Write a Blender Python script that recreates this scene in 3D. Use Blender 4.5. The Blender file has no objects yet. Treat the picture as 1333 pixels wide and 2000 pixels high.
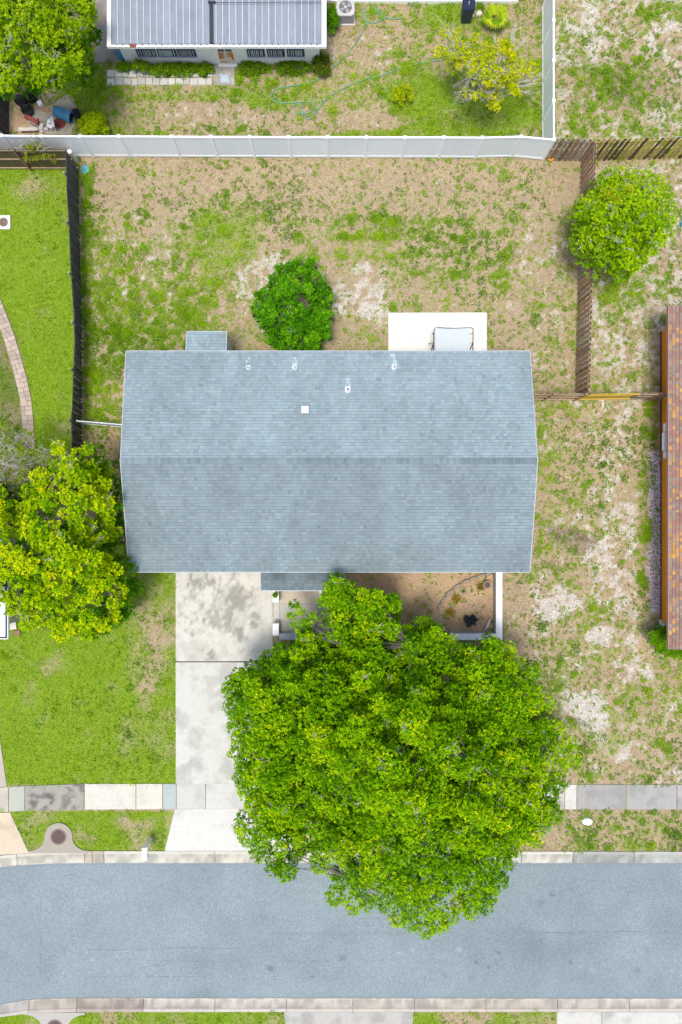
import bpy, math, random
import numpy as np
from mathutils import Vector, Matrix
random.seed(7)
sc = bpy.context.scene
COL = sc.collection
R = math.radians
# ------------------------------------------------------------ camera, sky, sun, exposure
CAM_H = 33.7                    # drone height above the yard
FPX = 1333.3                    # focal length in photo pixels (24 mm on a 36 mm long side)
cam = bpy.data.cameras.new('camera'); cam.sensor_fit = 'VERTICAL'
cam.sensor_height = 36; cam.sensor_width = 24; cam.lens = 24; cam.clip_end = 2000
co = bpy.data.objects.new('camera', cam); COL.objects.link(co)
co.location = (0, 0, CAM_H); co.rotation_euler = (0, 0, 0); sc.camera = co
SUN_EL, SUN_AZ = 78, 208        # azimuth clockwise from +Y
w = bpy.data.worlds.new('World'); sc.world = w; w.use_nodes = True
nt = w.node_tree; sky = nt.nodes.new('ShaderNodeTexSky'); sky.sky_type = 'NISHITA'
sky.sun_disc = False; sky.sun_elevation = R(SUN_EL); sky.sun_rotation = R(SUN_AZ)
sky.air_density = 1.0; sky.dust_density = 3.0; sky.ozone_density = 1.0
bg = nt.nodes['Background']; bg.inputs[1].default_value = 0.11
nt.links.new(sky.outputs[0], bg.inputs[0])
sl = bpy.data.lights.new('sun', 'SUN'); sl.energy = 1.5; sl.angle = R(16); sl.color = (1.0, 0.95, 0.87)
so = bpy.data.objects.new('sun', sl); COL.objects.link(so)
d = Vector((math.sin(R(SUN_AZ))*math.cos(R(SUN_EL)), math.cos(R(SUN_AZ))*math.cos(R(SUN_EL)), math.sin(R(SUN_EL))))
so.rotation_euler = d.to_track_quat('Z', 'Y').to_euler(); so.location = d*60
sc.view_settings.view_transform = 'Standard'; sc.view_settings.look = 'None'
sc.view_settings.gamma = 1; sc.view_settings.use_curve_mapping = False
sc.view_settings.exposure = 0.88

# ------------------------------------------------------------ helpers
def P(u, v, z=0.0):             # a spot measured in the photo, at its real height
    k = (CAM_H - z)/FPX
    return ((u-666.5)*k, (1000-v)*k, z)
WL = {}
def tag(o, label=None, cat=None, group=None, kind=None):
    if label: o['label'] = label
    if cat: o['category'] = cat
    if group: o['group'] = group
    if kind: o['kind'] = kind
    return o
def thing(name, label, cat, loc=(0, 0, 0), group=None):
    o = bpy.data.objects.new(name, None); COL.objects.link(o); o.location = loc
    o.empty_display_size = .2
    WL[o.name] = Vector(loc); return tag(o, label, cat, group)
def link(name, me, parent=None, loc=(0, 0, 0)):
    o = bpy.data.objects.new(name, me); COL.objects.link(o)
    o.location = loc
    if parent: o.parent = parent; WL[o.name] = Vector(WL[parent.name])
    else: WL[o.name] = Vector((0, 0, 0))
    return o
class MB:
    def __init__(s): s.v = []; s.f = []; s.c = []
    def add(s, vs, fs, col=(1, 1, 1)):
        b = len(s.v); s.v += [tuple(p) for p in vs]; s.f += [tuple(i+b for i in f) for f in fs]
        s.c += [col]*len(vs); return s
    def box(s, x0, x1, y0, y1, z0, z1, col=(1, 1, 1)):
        return s.add([(x0,y0,z0),(x1,y0,z0),(x1,y1,z0),(x0,y1,z0),(x0,y0,z1),(x1,y0,z1),(x1,y1,z1),(x0,y1,z1)],
              [(3,2,1,0),(4,5,6,7),(0,1,5,4),(1,2,6,5),(2,3,7,6),(3,0,4,7)], col)
    def hexa(s, b, t, col=(1, 1, 1)):
        return s.add(list(b)+list(t), [(3,2,1,0),(4,5,6,7),(0,1,5,4),(1,2,6,5),(2,3,7,6),(3,0,4,7)], col)
    def prism(s, poly, z0, z1, col=(1, 1, 1)):
        a = sum(poly[i][0]*poly[(i+1)%len(poly)][1]-poly[(i+1)%len(poly)][0]*poly[i][1] for i in range(len(poly)))
        if a < 0: poly = poly[::-1]
        n = len(poly)
        return s.add([(p[0],p[1],z0) for p in poly]+[(p[0],p[1],z1) for p in poly],
              [tuple(range(n-1,-1,-1)), tuple(range(n,2*n))]+[(i,(i+1)%n,n+(i+1)%n,n+i) for i in range(n)], col)
    def tube(s, pts, rad, n=6, col=(1, 1, 1), cap=True):
        pts = [Vector(p) for p in pts]; m = len(pts)
        if not hasattr(rad, '__len__'): rad = [rad]*m
        vs = []
        for i, p in enumerate(pts):
            t = (pts[min(i+1,m-1)]-pts[max(i-1,0)])
            if t.length < 1e-6: t = Vector((0,0,1))
            t.normalize(); a = t.orthogonal() if i == 0 else (a - t*a.dot(t))
            if a.length < 1e-4: a = t.orthogonal()
            a.normalize(); b = t.cross(a)
            for k in range(n):
                q = 2*math.pi*k/n; vs.append(p+(a*math.cos(q)+b*math.sin(q))*rad[i])
        fs = [(i*n+k, i*n+(k+1)%n, (i+1)*n+(k+1)%n, (i+1)*n+k) for i in range(m-1) for k in range(n)]
        if cap: fs += [tuple(range(n-1,-1,-1)), tuple(range((m-1)*n, m*n))]
        return s.add(vs, fs, col)
    def lathe(s, c, prof, n=20, col=(1, 1, 1), axis=None):
        c = Vector(c); q = Vector(axis).to_track_quat('Z','Y') if axis else None
        vs = []
        for r, z in prof:
            for k in range(n):
                p = Vector((r*math.cos(2*math.pi*k/n), r*math.sin(2*math.pi*k/n), z))
                if q: p = q @ p
                vs.append(c+p)
        m = len(prof)
        fs = [(i*n+k, i*n+(k+1)%n, (i+1)*n+(k+1)%n, (i+1)*n+k) for i in range(m-1) for k in range(n)]
        fs += [tuple(range(n-1,-1,-1)), tuple(range((m-1)*n, m*n))]
        return s.add(vs, fs, col)
    def build(s, name, mat, parent=None, smooth=False):
        off = WL[parent.name] if parent else Vector((0,0,0))
        me = bpy.data.meshes.new(name); me.from_pydata([(p[0]-off.x, p[1]-off.y, p[2]-off.z) for p in s.v], [], s.f)
        a = me.color_attributes.new('col', 'FLOAT_COLOR', 'POINT')
        a.data.foreach_set('color', np.array([(c[0],c[1],c[2],1) for c in s.c], dtype=np.float32).ravel())
        me.materials.append(mat)
        if smooth: me.polygons.foreach_set('use_smooth', [True]*len(me.polygons))
        me.update(); return link(name, me, parent)
_unit = {}
def unit(mat):
    if mat.name not in _unit:
        m = MB().box(-.5,.5,-.5,.5,-.5,.5); me = bpy.data.meshes.new('block_'+mat.name)
        me.from_pydata(m.v, [], m.f); me.materials.append(mat); _unit[mat.name] = me
    return _unit[mat.name]
def block(name, mat, c, size, parent, rot=(0,0,0)):
    o = bpy.data.objects.new(name, unit(mat)); COL.objects.link(o)
    if parent: o.parent = parent; o.location = Vector(c)-WL[parent.name]; WL[o.name] = Vector(c)
    else: o.location = c; WL[o.name] = Vector(c)
    o.scale = size; o.rotation_euler = rot; return o
def quads(name, V, C, mat, parent=None, nv=4):
    """V (N,nv,3) float; C (N,3): many separate leaf faces in one mesh"""
    N = V.shape[0]; me = bpy.data.meshes.new(name)
    off = np.array(WL[parent.name]) if parent else np.zeros(3)
    me.vertices.add(N*nv); me.vertices.foreach_set('co', (V.reshape(-1,3)-off).astype(np.float32).ravel())
    me.loops.add(N*nv); me.loops.foreach_set('vertex_index', np.arange(N*nv, dtype=np.int32))
    me.polygons.add(N); me.polygons.foreach_set('loop_start', np.arange(0, N*nv, nv, dtype=np.int32))
    me.polygons.foreach_set('loop_total', np.full(N, nv, dtype=np.int32))
    a = me.color_attributes.new('col', 'FLOAT_COLOR', 'POINT')
    c4 = np.ones((N, nv, 4), dtype=np.float32); c4[:, :, :3] = C[:, None, :]
    a.data.foreach_set('color', c4.ravel()); me.materials.append(mat); me.update(calc_edges=True); me.validate()
    return link(name, me, parent)
# value noise usable at any point
_L = np.random.RandomState(3).rand(8, 512, 512)
def vn(x, y, s, k=0):
    x = np.asarray(x)/s+137.3; y = np.asarray(y)/s+211.7
    xi = np.floor(x).astype(int); yi = np.floor(y).astype(int); fx = x-xi; fy = y-yi
    fx = fx*fx*(3-2*fx); fy = fy*fy*(3-2*fy); L = _L[k]
    a = L[yi%512, xi%512]; b = L[yi%512, (xi+1)%512]; c = L[(yi+1)%512, xi%512]; e = L[(yi+1)%512, (xi+1)%512]
    return (a*(1-fx)+b*fx)*(1-fy)+(c*(1-fx)+e*fx)*fy
def fbm(x, y, s, k=0, o=3):
    t = 0; a = 1; n = 0
    for i in range(o): t = t+a*vn(x, y, s/2**i, (k+i)%8); n += a; a *= .55
    return t/n
def sstep(a, b, x):
    t = np.clip((x-a)/(b-a), 0, 1); return t*t*(3-2*t)

# ------------------------------------------------------------ materials
def newmat(name):
    m = bpy.data.materials.new(name); m.use_nodes = True; nt = m.node_tree
    return m, nt, nt.nodes['Principled BSDF']
def N(nt, typ, **kw):
    n = nt.nodes.new(typ)
    for k, v in kw.items():
        if k in n.inputs: n.inputs[k].default_value = v
        else: setattr(n, k, v)
    return n
def noise(nt, scale, detail=4, rough=.6, vec=None, dist=0):
    n = N(nt, 'ShaderNodeTexNoise'); n.inputs['Scale'].default_value = scale
    n.inputs['Detail'].default_value = detail; n.inputs['Roughness'].default_value = rough
    n.inputs['Distortion'].default_value = dist
    if vec: nt.links.new(vec, n.inputs['Vector'])
    return n.outputs['Fac']
def ramp(nt, fac, stops):
    r = N(nt, 'ShaderNodeValToRGB'); e = r.color_ramp.elements
    while len(e) < len(stops): e.new(.5)
    for i, (p, c) in enumerate(stops): e[i].position = p; e[i].color = (*c, 1) if hasattr(c, '__len__') else (c, c, c, 1)
    nt.links.new(fac, r.inputs[0]); return r.outputs[0]
def mixc(nt, fac, a, b, mode='MIX'):
    m = N(nt, 'ShaderNodeMix'); m.data_type = 'RGBA'; m.blend_type = mode
    for s, i in ((fac, 0), (a, 6), (b, 7)):
        if hasattr(s, 'links'): nt.links.new(s, m.inputs[i])
        elif hasattr(s, '__len__'): m.inputs[i].default_value = (*s, 1)
        else: m.inputs[i].default_value = s
    return m.outputs[2]
def mth(nt, op, a, b=0, c=0):
    m = N(nt, 'ShaderNodeMath'); m.operation = op
    for i, s in enumerate((a, b, c)):
        if hasattr(s, 'links'): nt.links.new(s, m.inputs[i])
        else: m.inputs[i].default_value = s
    return m.outputs[0]
def pos(nt): return N(nt, 'ShaderNodeNewGeometry').outputs['Position']
def bump(nt, bs, h, strength=.4, dist=.02):
    b = N(nt, 'ShaderNodeBump'); b.inputs['Strength'].default_value = strength; b.inputs['Distance'].default_value = dist
    nt.links.new(h, b.inputs['Height']); nt.links.new(b.outputs[0], bs.inputs['Normal'])
def pm(name, c, rough=.8, var=.25, scale=8, fine=60, objvar=0, attr=False, metal=0, bmp=.3, streak=None, spots=None):
    """colour with two scales of weathering, relief, and an own shade for every piece"""
    m, nt, bs = newmat(name); v = pos(nt)
    if streak:
        mp = N(nt, 'ShaderNodeMapping'); mp.inputs['Scale'].default_value = streak; nt.links.new(v, mp.inputs['Vector']); vv = mp.outputs[0]
    else: vv = v
    a = noise(nt, scale, 5, .65, vv); b = noise(nt, fine, 3, .7, vv)
    f = mth(nt, 'ADD', mth(nt, 'MULTIPLY_ADD', a, var*2, 1-var), mth(nt, 'MULTIPLY_ADD', b, var, -var*.5))
    if objvar:
        oi = N(nt, 'ShaderNodeObjectInfo').outputs['Random']
        f = mth(nt, 'MULTIPLY', f, mth(nt, 'MULTIPLY_ADD', oi, 2*objvar, 1-objvar))
    col = N(nt, 'ShaderNodeCombineColor'); 
    for i in range(3): nt.links.new(f, col.inputs[i])
    base = mixc(nt, 1.0, tuple(c), col.outputs[0], 'MULTIPLY')
    if attr:
        at = N(nt, 'ShaderNodeVertexColor', layer_name='col').outputs[0]; base = mixc(nt, 1.0, base, at, 'MULTIPLY')
    if spots:
        sp = ramp(nt, noise(nt, spots[0], 4, .7, v), [(spots[1], 0.0), (spots[1]+.08, 1.0)])
        base = mixc(nt, sp, base, spots[2])
    nt.links.new(base, bs.inputs['Base Color']); bs.inputs['Roughness'].default_value = rough
    bs.inputs['Metallic'].default_value = metal
    if bmp: bump(nt, bs, b, bmp, .01)
    return m
def leafmat(name, trans=.35, rough=.45):
    m, nt, bs = newmat(name)
    at = N(nt, 'ShaderNodeVertexColor', layer_name='col').outputs[0]
    nt.links.new(at, bs.inputs['Base Color']); bs.inputs['Roughness'].default_value = rough
    bs.inputs['Specular IOR Level'].default_value = .05
    tr = N(nt, 'ShaderNodeBsdfTranslucent'); mx = N(nt, 'ShaderNodeMixShader'); mx.inputs[0].default_value = trans
    tc = mixc(nt, 1.0, at, (1.3, 1.25, .5), 'MULTIPLY'); nt.links.new(tc, tr.inputs[0])
    nt.links.new(bs.outputs[0], mx.inputs[1]); nt.links.new(tr.outputs[0], mx.inputs[2])
    nt.links.new(mx.outputs[0], nt.nodes['Material Output'].inputs[0]); return m
M = {}
M['leaf'] = leafmat('leaf', .28, .6); M['blade'] = leafmat('grass_blade', .2, .7)
M['bark'] = pm('bark', (.16,.14,.12), .9, .4, 6, 40, bmp=.8)
M['twig'] = pm('pale_twig', (.42,.39,.36), .9, .25, 6, 40)
M['concrete'] = pm('concrete', (.965,.985,.965), .9, .17, 8, 30, attr=True, bmp=.25)
M['stucco'] = pm('white_stucco', (.84,.84,.84), .85, .10, 2.5, 50, bmp=.3)
M['cream'] = pm('cream_wall', (.66,.62,.54), .85, .16, 3, 40, bmp=.3)
M['vinyl'] = pm('white_vinyl', (.90,.93,.96), .35, .04, 1.2, 20, objvar=.03, bmp=0)
M['vpanel'] = pm('vinyl_panel', (.86,.91,.96), .4, .07, .8, 12, objvar=.03, bmp=0, streak=(6,6,.4))
M['vrail'] = pm('vinyl_rail', (.88,.90,.92), .35, .03, 2, 20, objvar=.02, bmp=0)
M['wood_grey'] = pm('weathered_grey_wood', (.34,.28,.22), .9, .35, 5, 60, objvar=.3, streak=(3,3,.4), bmp=.5)
M['wood_brown'] = pm('weathered_brown_wood', (.30,.18,.115), .9, .35, 5, 60, objvar=.35, streak=(3,3,.4), bmp=.5)
M['wood_moss'] = pm('mossy_wood', (.48,.42,.09), .9, .35, 6, 60, objvar=.3, streak=(3,3,.5), bmp=.5)
M['wood_end'] = pm('pale_cut_wood', (.50,.47,.44), .9, .2, 9, 60, objvar=.2)
M['wood_black'] = pm('blackened_wood', (.058,.056,.058), .85, .45, 5, 50, objvar=.35, streak=(4,4,.3), bmp=.5)
M['wood_olive'] = pm('algae_stained_wood', (.11,.085,.035), .9, .4, 3, 50, objvar=.2, streak=(3,3,.4), bmp=.5)
M['wood_new'] = pm('new_yellow_pine', (.62,.43,.06), .7, .12, 4, 50, objvar=.08, streak=(3,3,.4))
M['wood_tan'] = pm('tan_wood', (.42,.31,.19), .85, .25, 5, 50, objvar=.15)
M['shingle'] = pm('roof_shingle', (.232,.300,.322), .92, .16, 1.1, 55, attr=True, bmp=.5)
M['under'] = pm('roof_underlay', (.10,.125,.15), .95, .2, 2, 40)
M['fascia'] = pm('white_fascia', (.45,.50,.54), .5, .06, 3, 30)
M['red_shingle'] = pm('red_shingle', (1,1,1), .9, .16, 3, 60, attr=True, bmp=.4)
M['ochre'] = pm('ochre_wall', (.85,.30,.012), .85, .14, 1.5, 30, bmp=.3, streak=(1,1,.5))
M['sheet'] = pm('weathered_sheet_metal', (.235,.275,.315), .55, .3, 1.3, 18, objvar=.10, bmp=.1, streak=(2.5,1,1))
M['seam'] = pm('pale_seam', (.62,.66,.70), .5, .2, 3, 30, objvar=.1)
M['tar'] = pm('black_tar', (.03,.034,.045), .6, .3, 4, 30)
M['white_paint'] = pm('white_paint', (.86,.83,.75), .6, .14, 3, 30, spots=(5,.66,(.32,.22,.15)))
M['rust'] = pm('rusted_panel', (.62,.55,.42), .8, .2, 4, 30, spots=(3.5,.45,(.45,.19,.05)))
M['glass'] = pm('dark_window_glass', (.035,.05,.06), .12, .3, 6, 30, bmp=0)
M['blind'] = pm('pale_blind', (.50,.55,.53), .6, .2, 8, 40, objvar=.3)
M['blueframe'] = pm('blue_window_frame', (.03,.06,.25), .5, .1, 6, 30)
M['blue_plastic'] = pm('blue_plastic', (.06,.23,.40), .45, .2, 5, 30)
M['black_plastic'] = pm('black_plastic', (.012,.013,.016), .45, .3, 6, 30)
M['navy'] = pm('navy_plastic', (.012,.02,.06), .4, .2, 5, 30)
M['dark_metal'] = pm('dark_metal', (.07,.055,.055), .45, .2, 6, 40, metal=.3)
M['ac_grey'] = pm('grey_enamel', (.50,.51,.50), .45, .08, 5, 30)
M['ac_dark'] = pm('dark_grille', (.10,.10,.12), .5, .2, 9, 40)
M['blade_grey'] = pm('fan_blade_grey', (.36,.35,.38), .4, .1, 9, 40)
M['iron'] = pm('rusty_iron', (.105,.065,.055), .7, .3, 10, 60, bmp=.6)
M['red_paint'] = pm('faded_red_paint', (.28,.05,.04), .7, .25, 6, 40)
M['hose'] = pm('green_hose', (.10,.42,.30), .45, .1, 6, 30)
M['turq'] = pm('turquoise_plastic', (.09,.36,.36), .5, .15, 8, 40)
M['cyan'] = pm('bright_blue_plastic', (.05,.45,.62), .4, .15, 8, 40)
M['orange'] = pm('orange_plastic', (.75,.33,.03), .5, .1, 8, 40)
M['stone'] = pm('pale_stone', (.62,.58,.53), .85, .15, 7, 50, objvar=.05)
M['log'] = pm('bleached_log', (.33,.28,.23), .9, .4, 8, 60, bmp=.8)
M['paver'] = pm('tan_paver', (.42,.34,.27), .9, .2, 7, 60, objvar=.17, bmp=.4)
M['tile'] = pm('old_paving_tile', (.50,.50,.46), .9, .25, 5, 50, objvar=.2, spots=(2.5,.60,(.20,.26,.10)))
M['cloth'] = pm('canopy_cloth', (.50,.55,.56), .8, .05, 3, 60, bmp=.2)
M['terracotta'] = pm('clay_pot', (.40,.33,.26), .8, .2, 8, 40)
M['white_plastic'] = pm('white_plastic', (.82,.83,.85), .4, .03, 5, 30, bmp=0)
M['dark_hole'] = pm('dark_inside', (.012,.012,.012), .9, .2, 5, 30, bmp=0)
M['pale_roof'] = pm('pale_roof_metal', (.60,.66,.72), .5, .1, 2, 20)
M['gutter_dark'] = pm('gutter_dark', (.07,.05,.09), .8, .2, 6, 30)
M['pebble'] = pm('pebbles', (1,1,1), .8, .1, 9, 50, attr=True)
M['blackleaf'] = pm('dark_leaf', (.015,.03,.028), .35, .3, 6, 30)
M['bluecloth'] = pm('pale_blue_cloth', (.42,.52,.60), .8, .3, 12, 40)

# asphalt
def asphalt():
    m, nt, bs = newmat('asphalt'); v = pos(nt)
    a = ramp(nt, noise(nt, .35, 4, .6, v), [(.3,(.205,.257,.277)),(.7,(.240,.296,.315))])
    b = ramp(nt, noise(nt, 13, 4, .9, v), [(.33,.72),(.5,.99),(.67,1.30)])
    c = mixc(nt, 1.0, a, b, 'MULTIPLY')
    wv = N(nt, 'ShaderNodeTexVoronoi'); wv.inputs['Scale'].default_value = 34; nt.links.new(v, wv.inputs['Vector'])
    sp = ramp(nt, wv.outputs['Color'], [(.0,.80),(1,1.18)])
    c = mixc(nt, 1.0, c, sp, 'MULTIPLY')
    c = mixc(nt, 1.0, c, N(nt, 'ShaderNodeVertexColor', layer_name='col').outputs[0], 'MULTIPLY')
    nt.links.new(c, bs.inputs['Base Color']); bs.inputs['Roughness'].default_value = .9
    bump(nt, bs, noise(nt, 60, 2, .7, v), .5, .008); return m
M['asphalt'] = asphalt()

# ------------------------------------------------------------ what grows where (photo-measured zones)
def rect(u, v, x0, y0, x1, y1, f=14):
    return sstep(-f, f, u-x0)*sstep(-f, f, x1-u)*sstep(-f, f, v-y0)*sstep(-f, f, y1-v)
def ell(u, v, cx, cy, rx, ry, soft=.5):
    dd = np.sqrt(((u-cx)/rx)**2+((v-cy)/ry)**2); return 1-sstep(1-soft, 1+soft*.6, dd)
def zones(x, y):
    u = 666.5+x*39.56; v = 1000-y*39.56
    wob = (fbm(x, y, 1.2, 5)-.5)*40; wu = u+wob; wv = v+(fbm(x, y, 1.3, 2)-.5)*40
    Z = lambda: np.zeros_like(u)
    lawn = Z(); weed = Z()+.30; sand = Z()+.22; dark = Z(); mulch = Z(); peb = Z()
    def put(a, m, val): a[:] = a*(1-m)+m*val
    # north yard
    m = rect(wu, wv, 150, -200, 1062, 292, 6); put(weed, m, .52); put(sand, m, .14)
    for e, k in (((170,190,70,90),.95),((460,190,230,24),.72),((760,258,330,20),.8),((960,215,130,60),1.0),((560,30,90,40),.8),((880,30,70,30),.9),((790,180,40,50),.9),((840,190,60,60),.85),((250,225,70,60),.6)):
        m = ell(wu, wv, *e); put(weed, m, k); put(lawn, m, k*.8)
    for e in ((700,95,90,50),(420,225,160,28),(720,235,80,22),(600,250,110,10)):
        m = ell(wu, wv, *e); put(weed, m, .30); put(sand, m, .33); put(lawn, m, 0)
    # north east yard
    m = rect(wu, wv, 1082, -200, 2200, 285, 6); put(weed, m, .45); put(sand, m, .52)
    m = ell(wu, wv, 1215, 165, 120, 50, .9); put(weed, m, .66); put(sand, m, .22); put(dark, m, .4)
    m = ell(wu, wv, 1290, 160, 50, 40, .9); put(weed, m, .45); put(mulch, m, .3)
    m = ell(wu, wv, 1180, 250, 120, 26); put(weed, m, .62)
    m = ell(wu, wv, 1290, 25, 70, 25); put(weed, m, .7)
    # back yard
    m = rect(wu, wv, 160, 305, 1133, 700, 8); put(weed, m, .42); put(sand, m, .14)
    m = rect(wu, wv, 160, 300, 1133, 385, 22); put(weed, m, .32); put(sand, m, .12)
    m = rect(wu, wv, 160, 410, 430, 700, 40); put(weed, m, .57); put(sand, m, .30)
    m = ell(wu, wv, 300, 640, 110, 60); put(weed, m, .72)
    m = ell(wu, wv, 430, 470, 95, 75); put(lawn, m, .55); put(weed, m, .72); put(sand, m, 0)
    m = rect(wu, wv, 600, 415, 1000, 560, 26); put(weed, m, .50)
    for vv in (432, 462, 500, 535): m = ell(wu, v, 800, vv, 260, 9, .9); put(weed, m, .63)
    m = ell(wu, wv, 520, 560, 75, 90); put(weed, m, .40); put(sand, m, .55)
    m = ell(wu, wv, 705, 580, 60, 70); put(weed, m, .40); put(sand, m, .62)
    m = ell(wu, wv, 1060, 560, 70, 190); put(weed, m, .38); put(sand, m, .36)
    m = rect(wu, wv, 160, 320, 182, 850, 8); put(weed, m, .80)
    m = rect(wu, wv, 160, 700, 245, 830, 8); put(weed, m, .68); put(sand, m, .1)
    m = rect(wu, wv, 158, 830, 250, 1000, 8); put(weed, m, .42); put(mulch, m, .35); put(sand, m, .05)
    # right yards
    m = rect(wu, wv, 1160, 312, 2200, 772, 8); put(weed, m, .46); put(sand, m, .50)
    m = ell(wu, wv, 1210, 560, 75, 40); put(weed, m, .62)
    m = rect(wu, wv, 1040, 772, 2200, 1535, 8); put(weed, m, .46); put(sand, m, .36)
    m = rect(wu, wv, 1150, 800, 1262, 1190, 30); put(weed, m, .49); put(sand, m, .52)
    m = ell(wu, wv, 1110, 930, 60, 50); put(weed, m, .40); put(sand, m, .12)
    m = rect(wu, wv, 1250, 800, 1270, 1190, 10); put(weed, m, .60); put(sand, m, .2)
    for e, k in (((1140,1380,42,40),.95),((1165,1415,26,30),.95),((1212,1480,30,22),.75),((1180,1440,25,20),.8),((1190,1250,60,26),.62),((1170,1060,40,40),.6),((1230,1320,50,25),.52),((1200,1140,50,30),.6),((1090,1180,40,30),.65)):
        m = ell(wu, wv, *e); put(sand, m, k); put(weed, m, .25)
    for e, k in (((1105,1045,30,16),.8),((1143,1047,16,12),.9),((1125,1065,34,10),.5),((1060,1020,16,18),.45),((1165,1005,12,10),.5),((1130,1410,28,8),.6),((1135,1455,12,10),.5),((1085,1120,14,14),.4),((1110,820,20,12),.35),((355,330,12,6),.3),((278,600,12,26),.35),((350,385,10,8),.4),((330,400,8,8),.4)):
        m = ell(wu, wv, *e, .8); put(dark, m, k)
    for e in ((1200,1450,70,45),(1230,1400,50,40)): m = ell(wu, wv, *e); put(lawn, m, .35); put(weed, m, .55)
    m = rect(u+(wu-u)*.3, v, 1268, 880, 1294, 1200, 5); put(peb, m, 1)
    m = ell(wu, wv, 1275, 1260, 26, 40); put(mulch, m, .35)
    # verge by the right kerb
    m = rect(wu, v, 990, 1583, 2200, 1666, 6); put(weed, m, .52); put(sand, m, .12); put(lawn, m, .18)
    m = ell(wu, wv, 1060, 1620, 50, 25); put(weed, m, .25)
    # bright lawns on the left
    m = rect(u, v, -900, 318, 157, 880, 3); put(lawn, m, .93); put(weed, m, .42); put(sand, m, 0)
    m = ell(wu, wv, 70, 375, 60, 26, .9); put(lawn, m, .66)
    m = ell(wu, wv, 125, 840, 40, 60, .9); put(lawn, m, .58)
    m = ell(wu, wv, 10, 770, 46, 150, .4); put(lawn, m, .50); put(dark, m, .55); put(mulch, m, .2)
    m = rect(u, v, -900, 1060, 345, 1535, 3); put(lawn, m, .84); put(weed, m, .42); put(sand, m, 0)
    m = ell(wu, wv, 305, 1290, 55, 190, .9); put(lawn, m, .50)
    m = ell(wu, wv, 295, 1320, 22, 36, .9); put(lawn, m, .30)
    m = ell(wu, wv, 255, 1440, 26, 60, .9); put(lawn, m, .58)
    m = ell(wu, wv, 90, 1290, 70, 24, .9); put(lawn, m, .66)
    m = ell(wu, wv, 320, 1440, 30, 80, .9); put(lawn, m, .58)
    m = rect(u, v, -900, 1583, 345, 1668, 3); put(lawn, m, .74); put(weed, m, .42); put(sand, m, 0)
    for e in ((290,1645,40,18),(250,1600,60,10),(60,1605,24,14),(160,1640,30,14)):
        m = ell(wu, wv, *e, .9); put(lawn, m, .50)
    # far verge
    m = rect(u, v, -900, 1972, 2200, 2600, 3); put(lawn, m, .70); put(weed, m, .42); put(sand, m, .05)
    for e in ((210,1985,14,20),(250,1985,12,12),(900,1990,60,20)): m = ell(wu, wv, *e, .9); put(lawn, m, .35)
    # courtyard mulch, under the house
    m = rect(u, v, 640, 1110, 972, 1250, 3); put(mulch, m, 1); put(weed, m, .22); put(sand, m, .12); put(lawn, m, 0)
    m = rect(u, v, 540, 1250, 1010, 1532, 20); put(mulch, m, .6); put(weed, m, .35); put(sand, m, .05)
    m = ell(wu, wv, 80, 245, 70, 30, .4); put(mulch, m, .9); put(weed, m, .15)
    m = ell(wu, wv, 33, 1240, 22, 26, .5); put(mulch, m, .6); put(weed, m, .3)
    m = ell(wu, wv, 580, 680, 90, 24, .4); put(mulch, m, .5)
    # break them up
    nw = fbm(x, y, .55, 0, 3)*.36+fbm(x+9, y, .26, 3, 2)*.42+vn(x+2, y, .13, 6)*.22; nl = fbm(x+50, y, 2.6, 3, 2); ns = fbm(x, y+30, .7, 4, 3)*.38+fbm(x+5, y+30, .28, 1, 2)*.40+vn(x+2, y+30, .12, 2)*.22; nll = fbm(x, y, .8, 6, 3)
    W = sstep(-.16, .16, nw*.86+nl*.14 - (1-weed)*.62 - .24)*.9
    S = sstep(-.15, .15, ns - (1-sand)*.62 - .188)*.92
    Lw = np.clip(lawn + (nll-.5)*.75 + (nl-.5)*.35, 0, 1)*sstep(.1, .3, lawn)
    wd = np.clip((weed-.12)*1.45, 0, 1)*sstep(.22, .60, nl*.5+fbm(x+3, y, .9, 7, 2)*.5+weed*.25-.06)
    return dict(W=W*(1-Lw*.7), S=S*(1-Lw), L=Lw, D=dark, M=mulch, B=peb*sstep(.25,.5,fbm(x, y, .3, 4, 3)+.12), wd=wd*(1-Lw)*(1-.45*S))
road_n = [(-400,1760),(-40,1700),(0,1695),(40,1691),(90,1688),(150,1687),(2200,1687)]
back_n = [(-400,1736),(-40,1676),(0,1671),(30,1668),(90,1664),(150,1662),(2200,1664)]
road_s = [(-400,2030),(-40,1972),(0,1964),(50,1955),(100,1952),(150,1951),(2200,1953)]
back_s = [(-400,2054),(-40,1994),(0,1986),(50,1979.5),(100,1977),(150,1976),(2200,1975)]
def line(pts, u): return np.interp(u, [p[0] for p in pts], [p[1] for p in pts])

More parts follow.
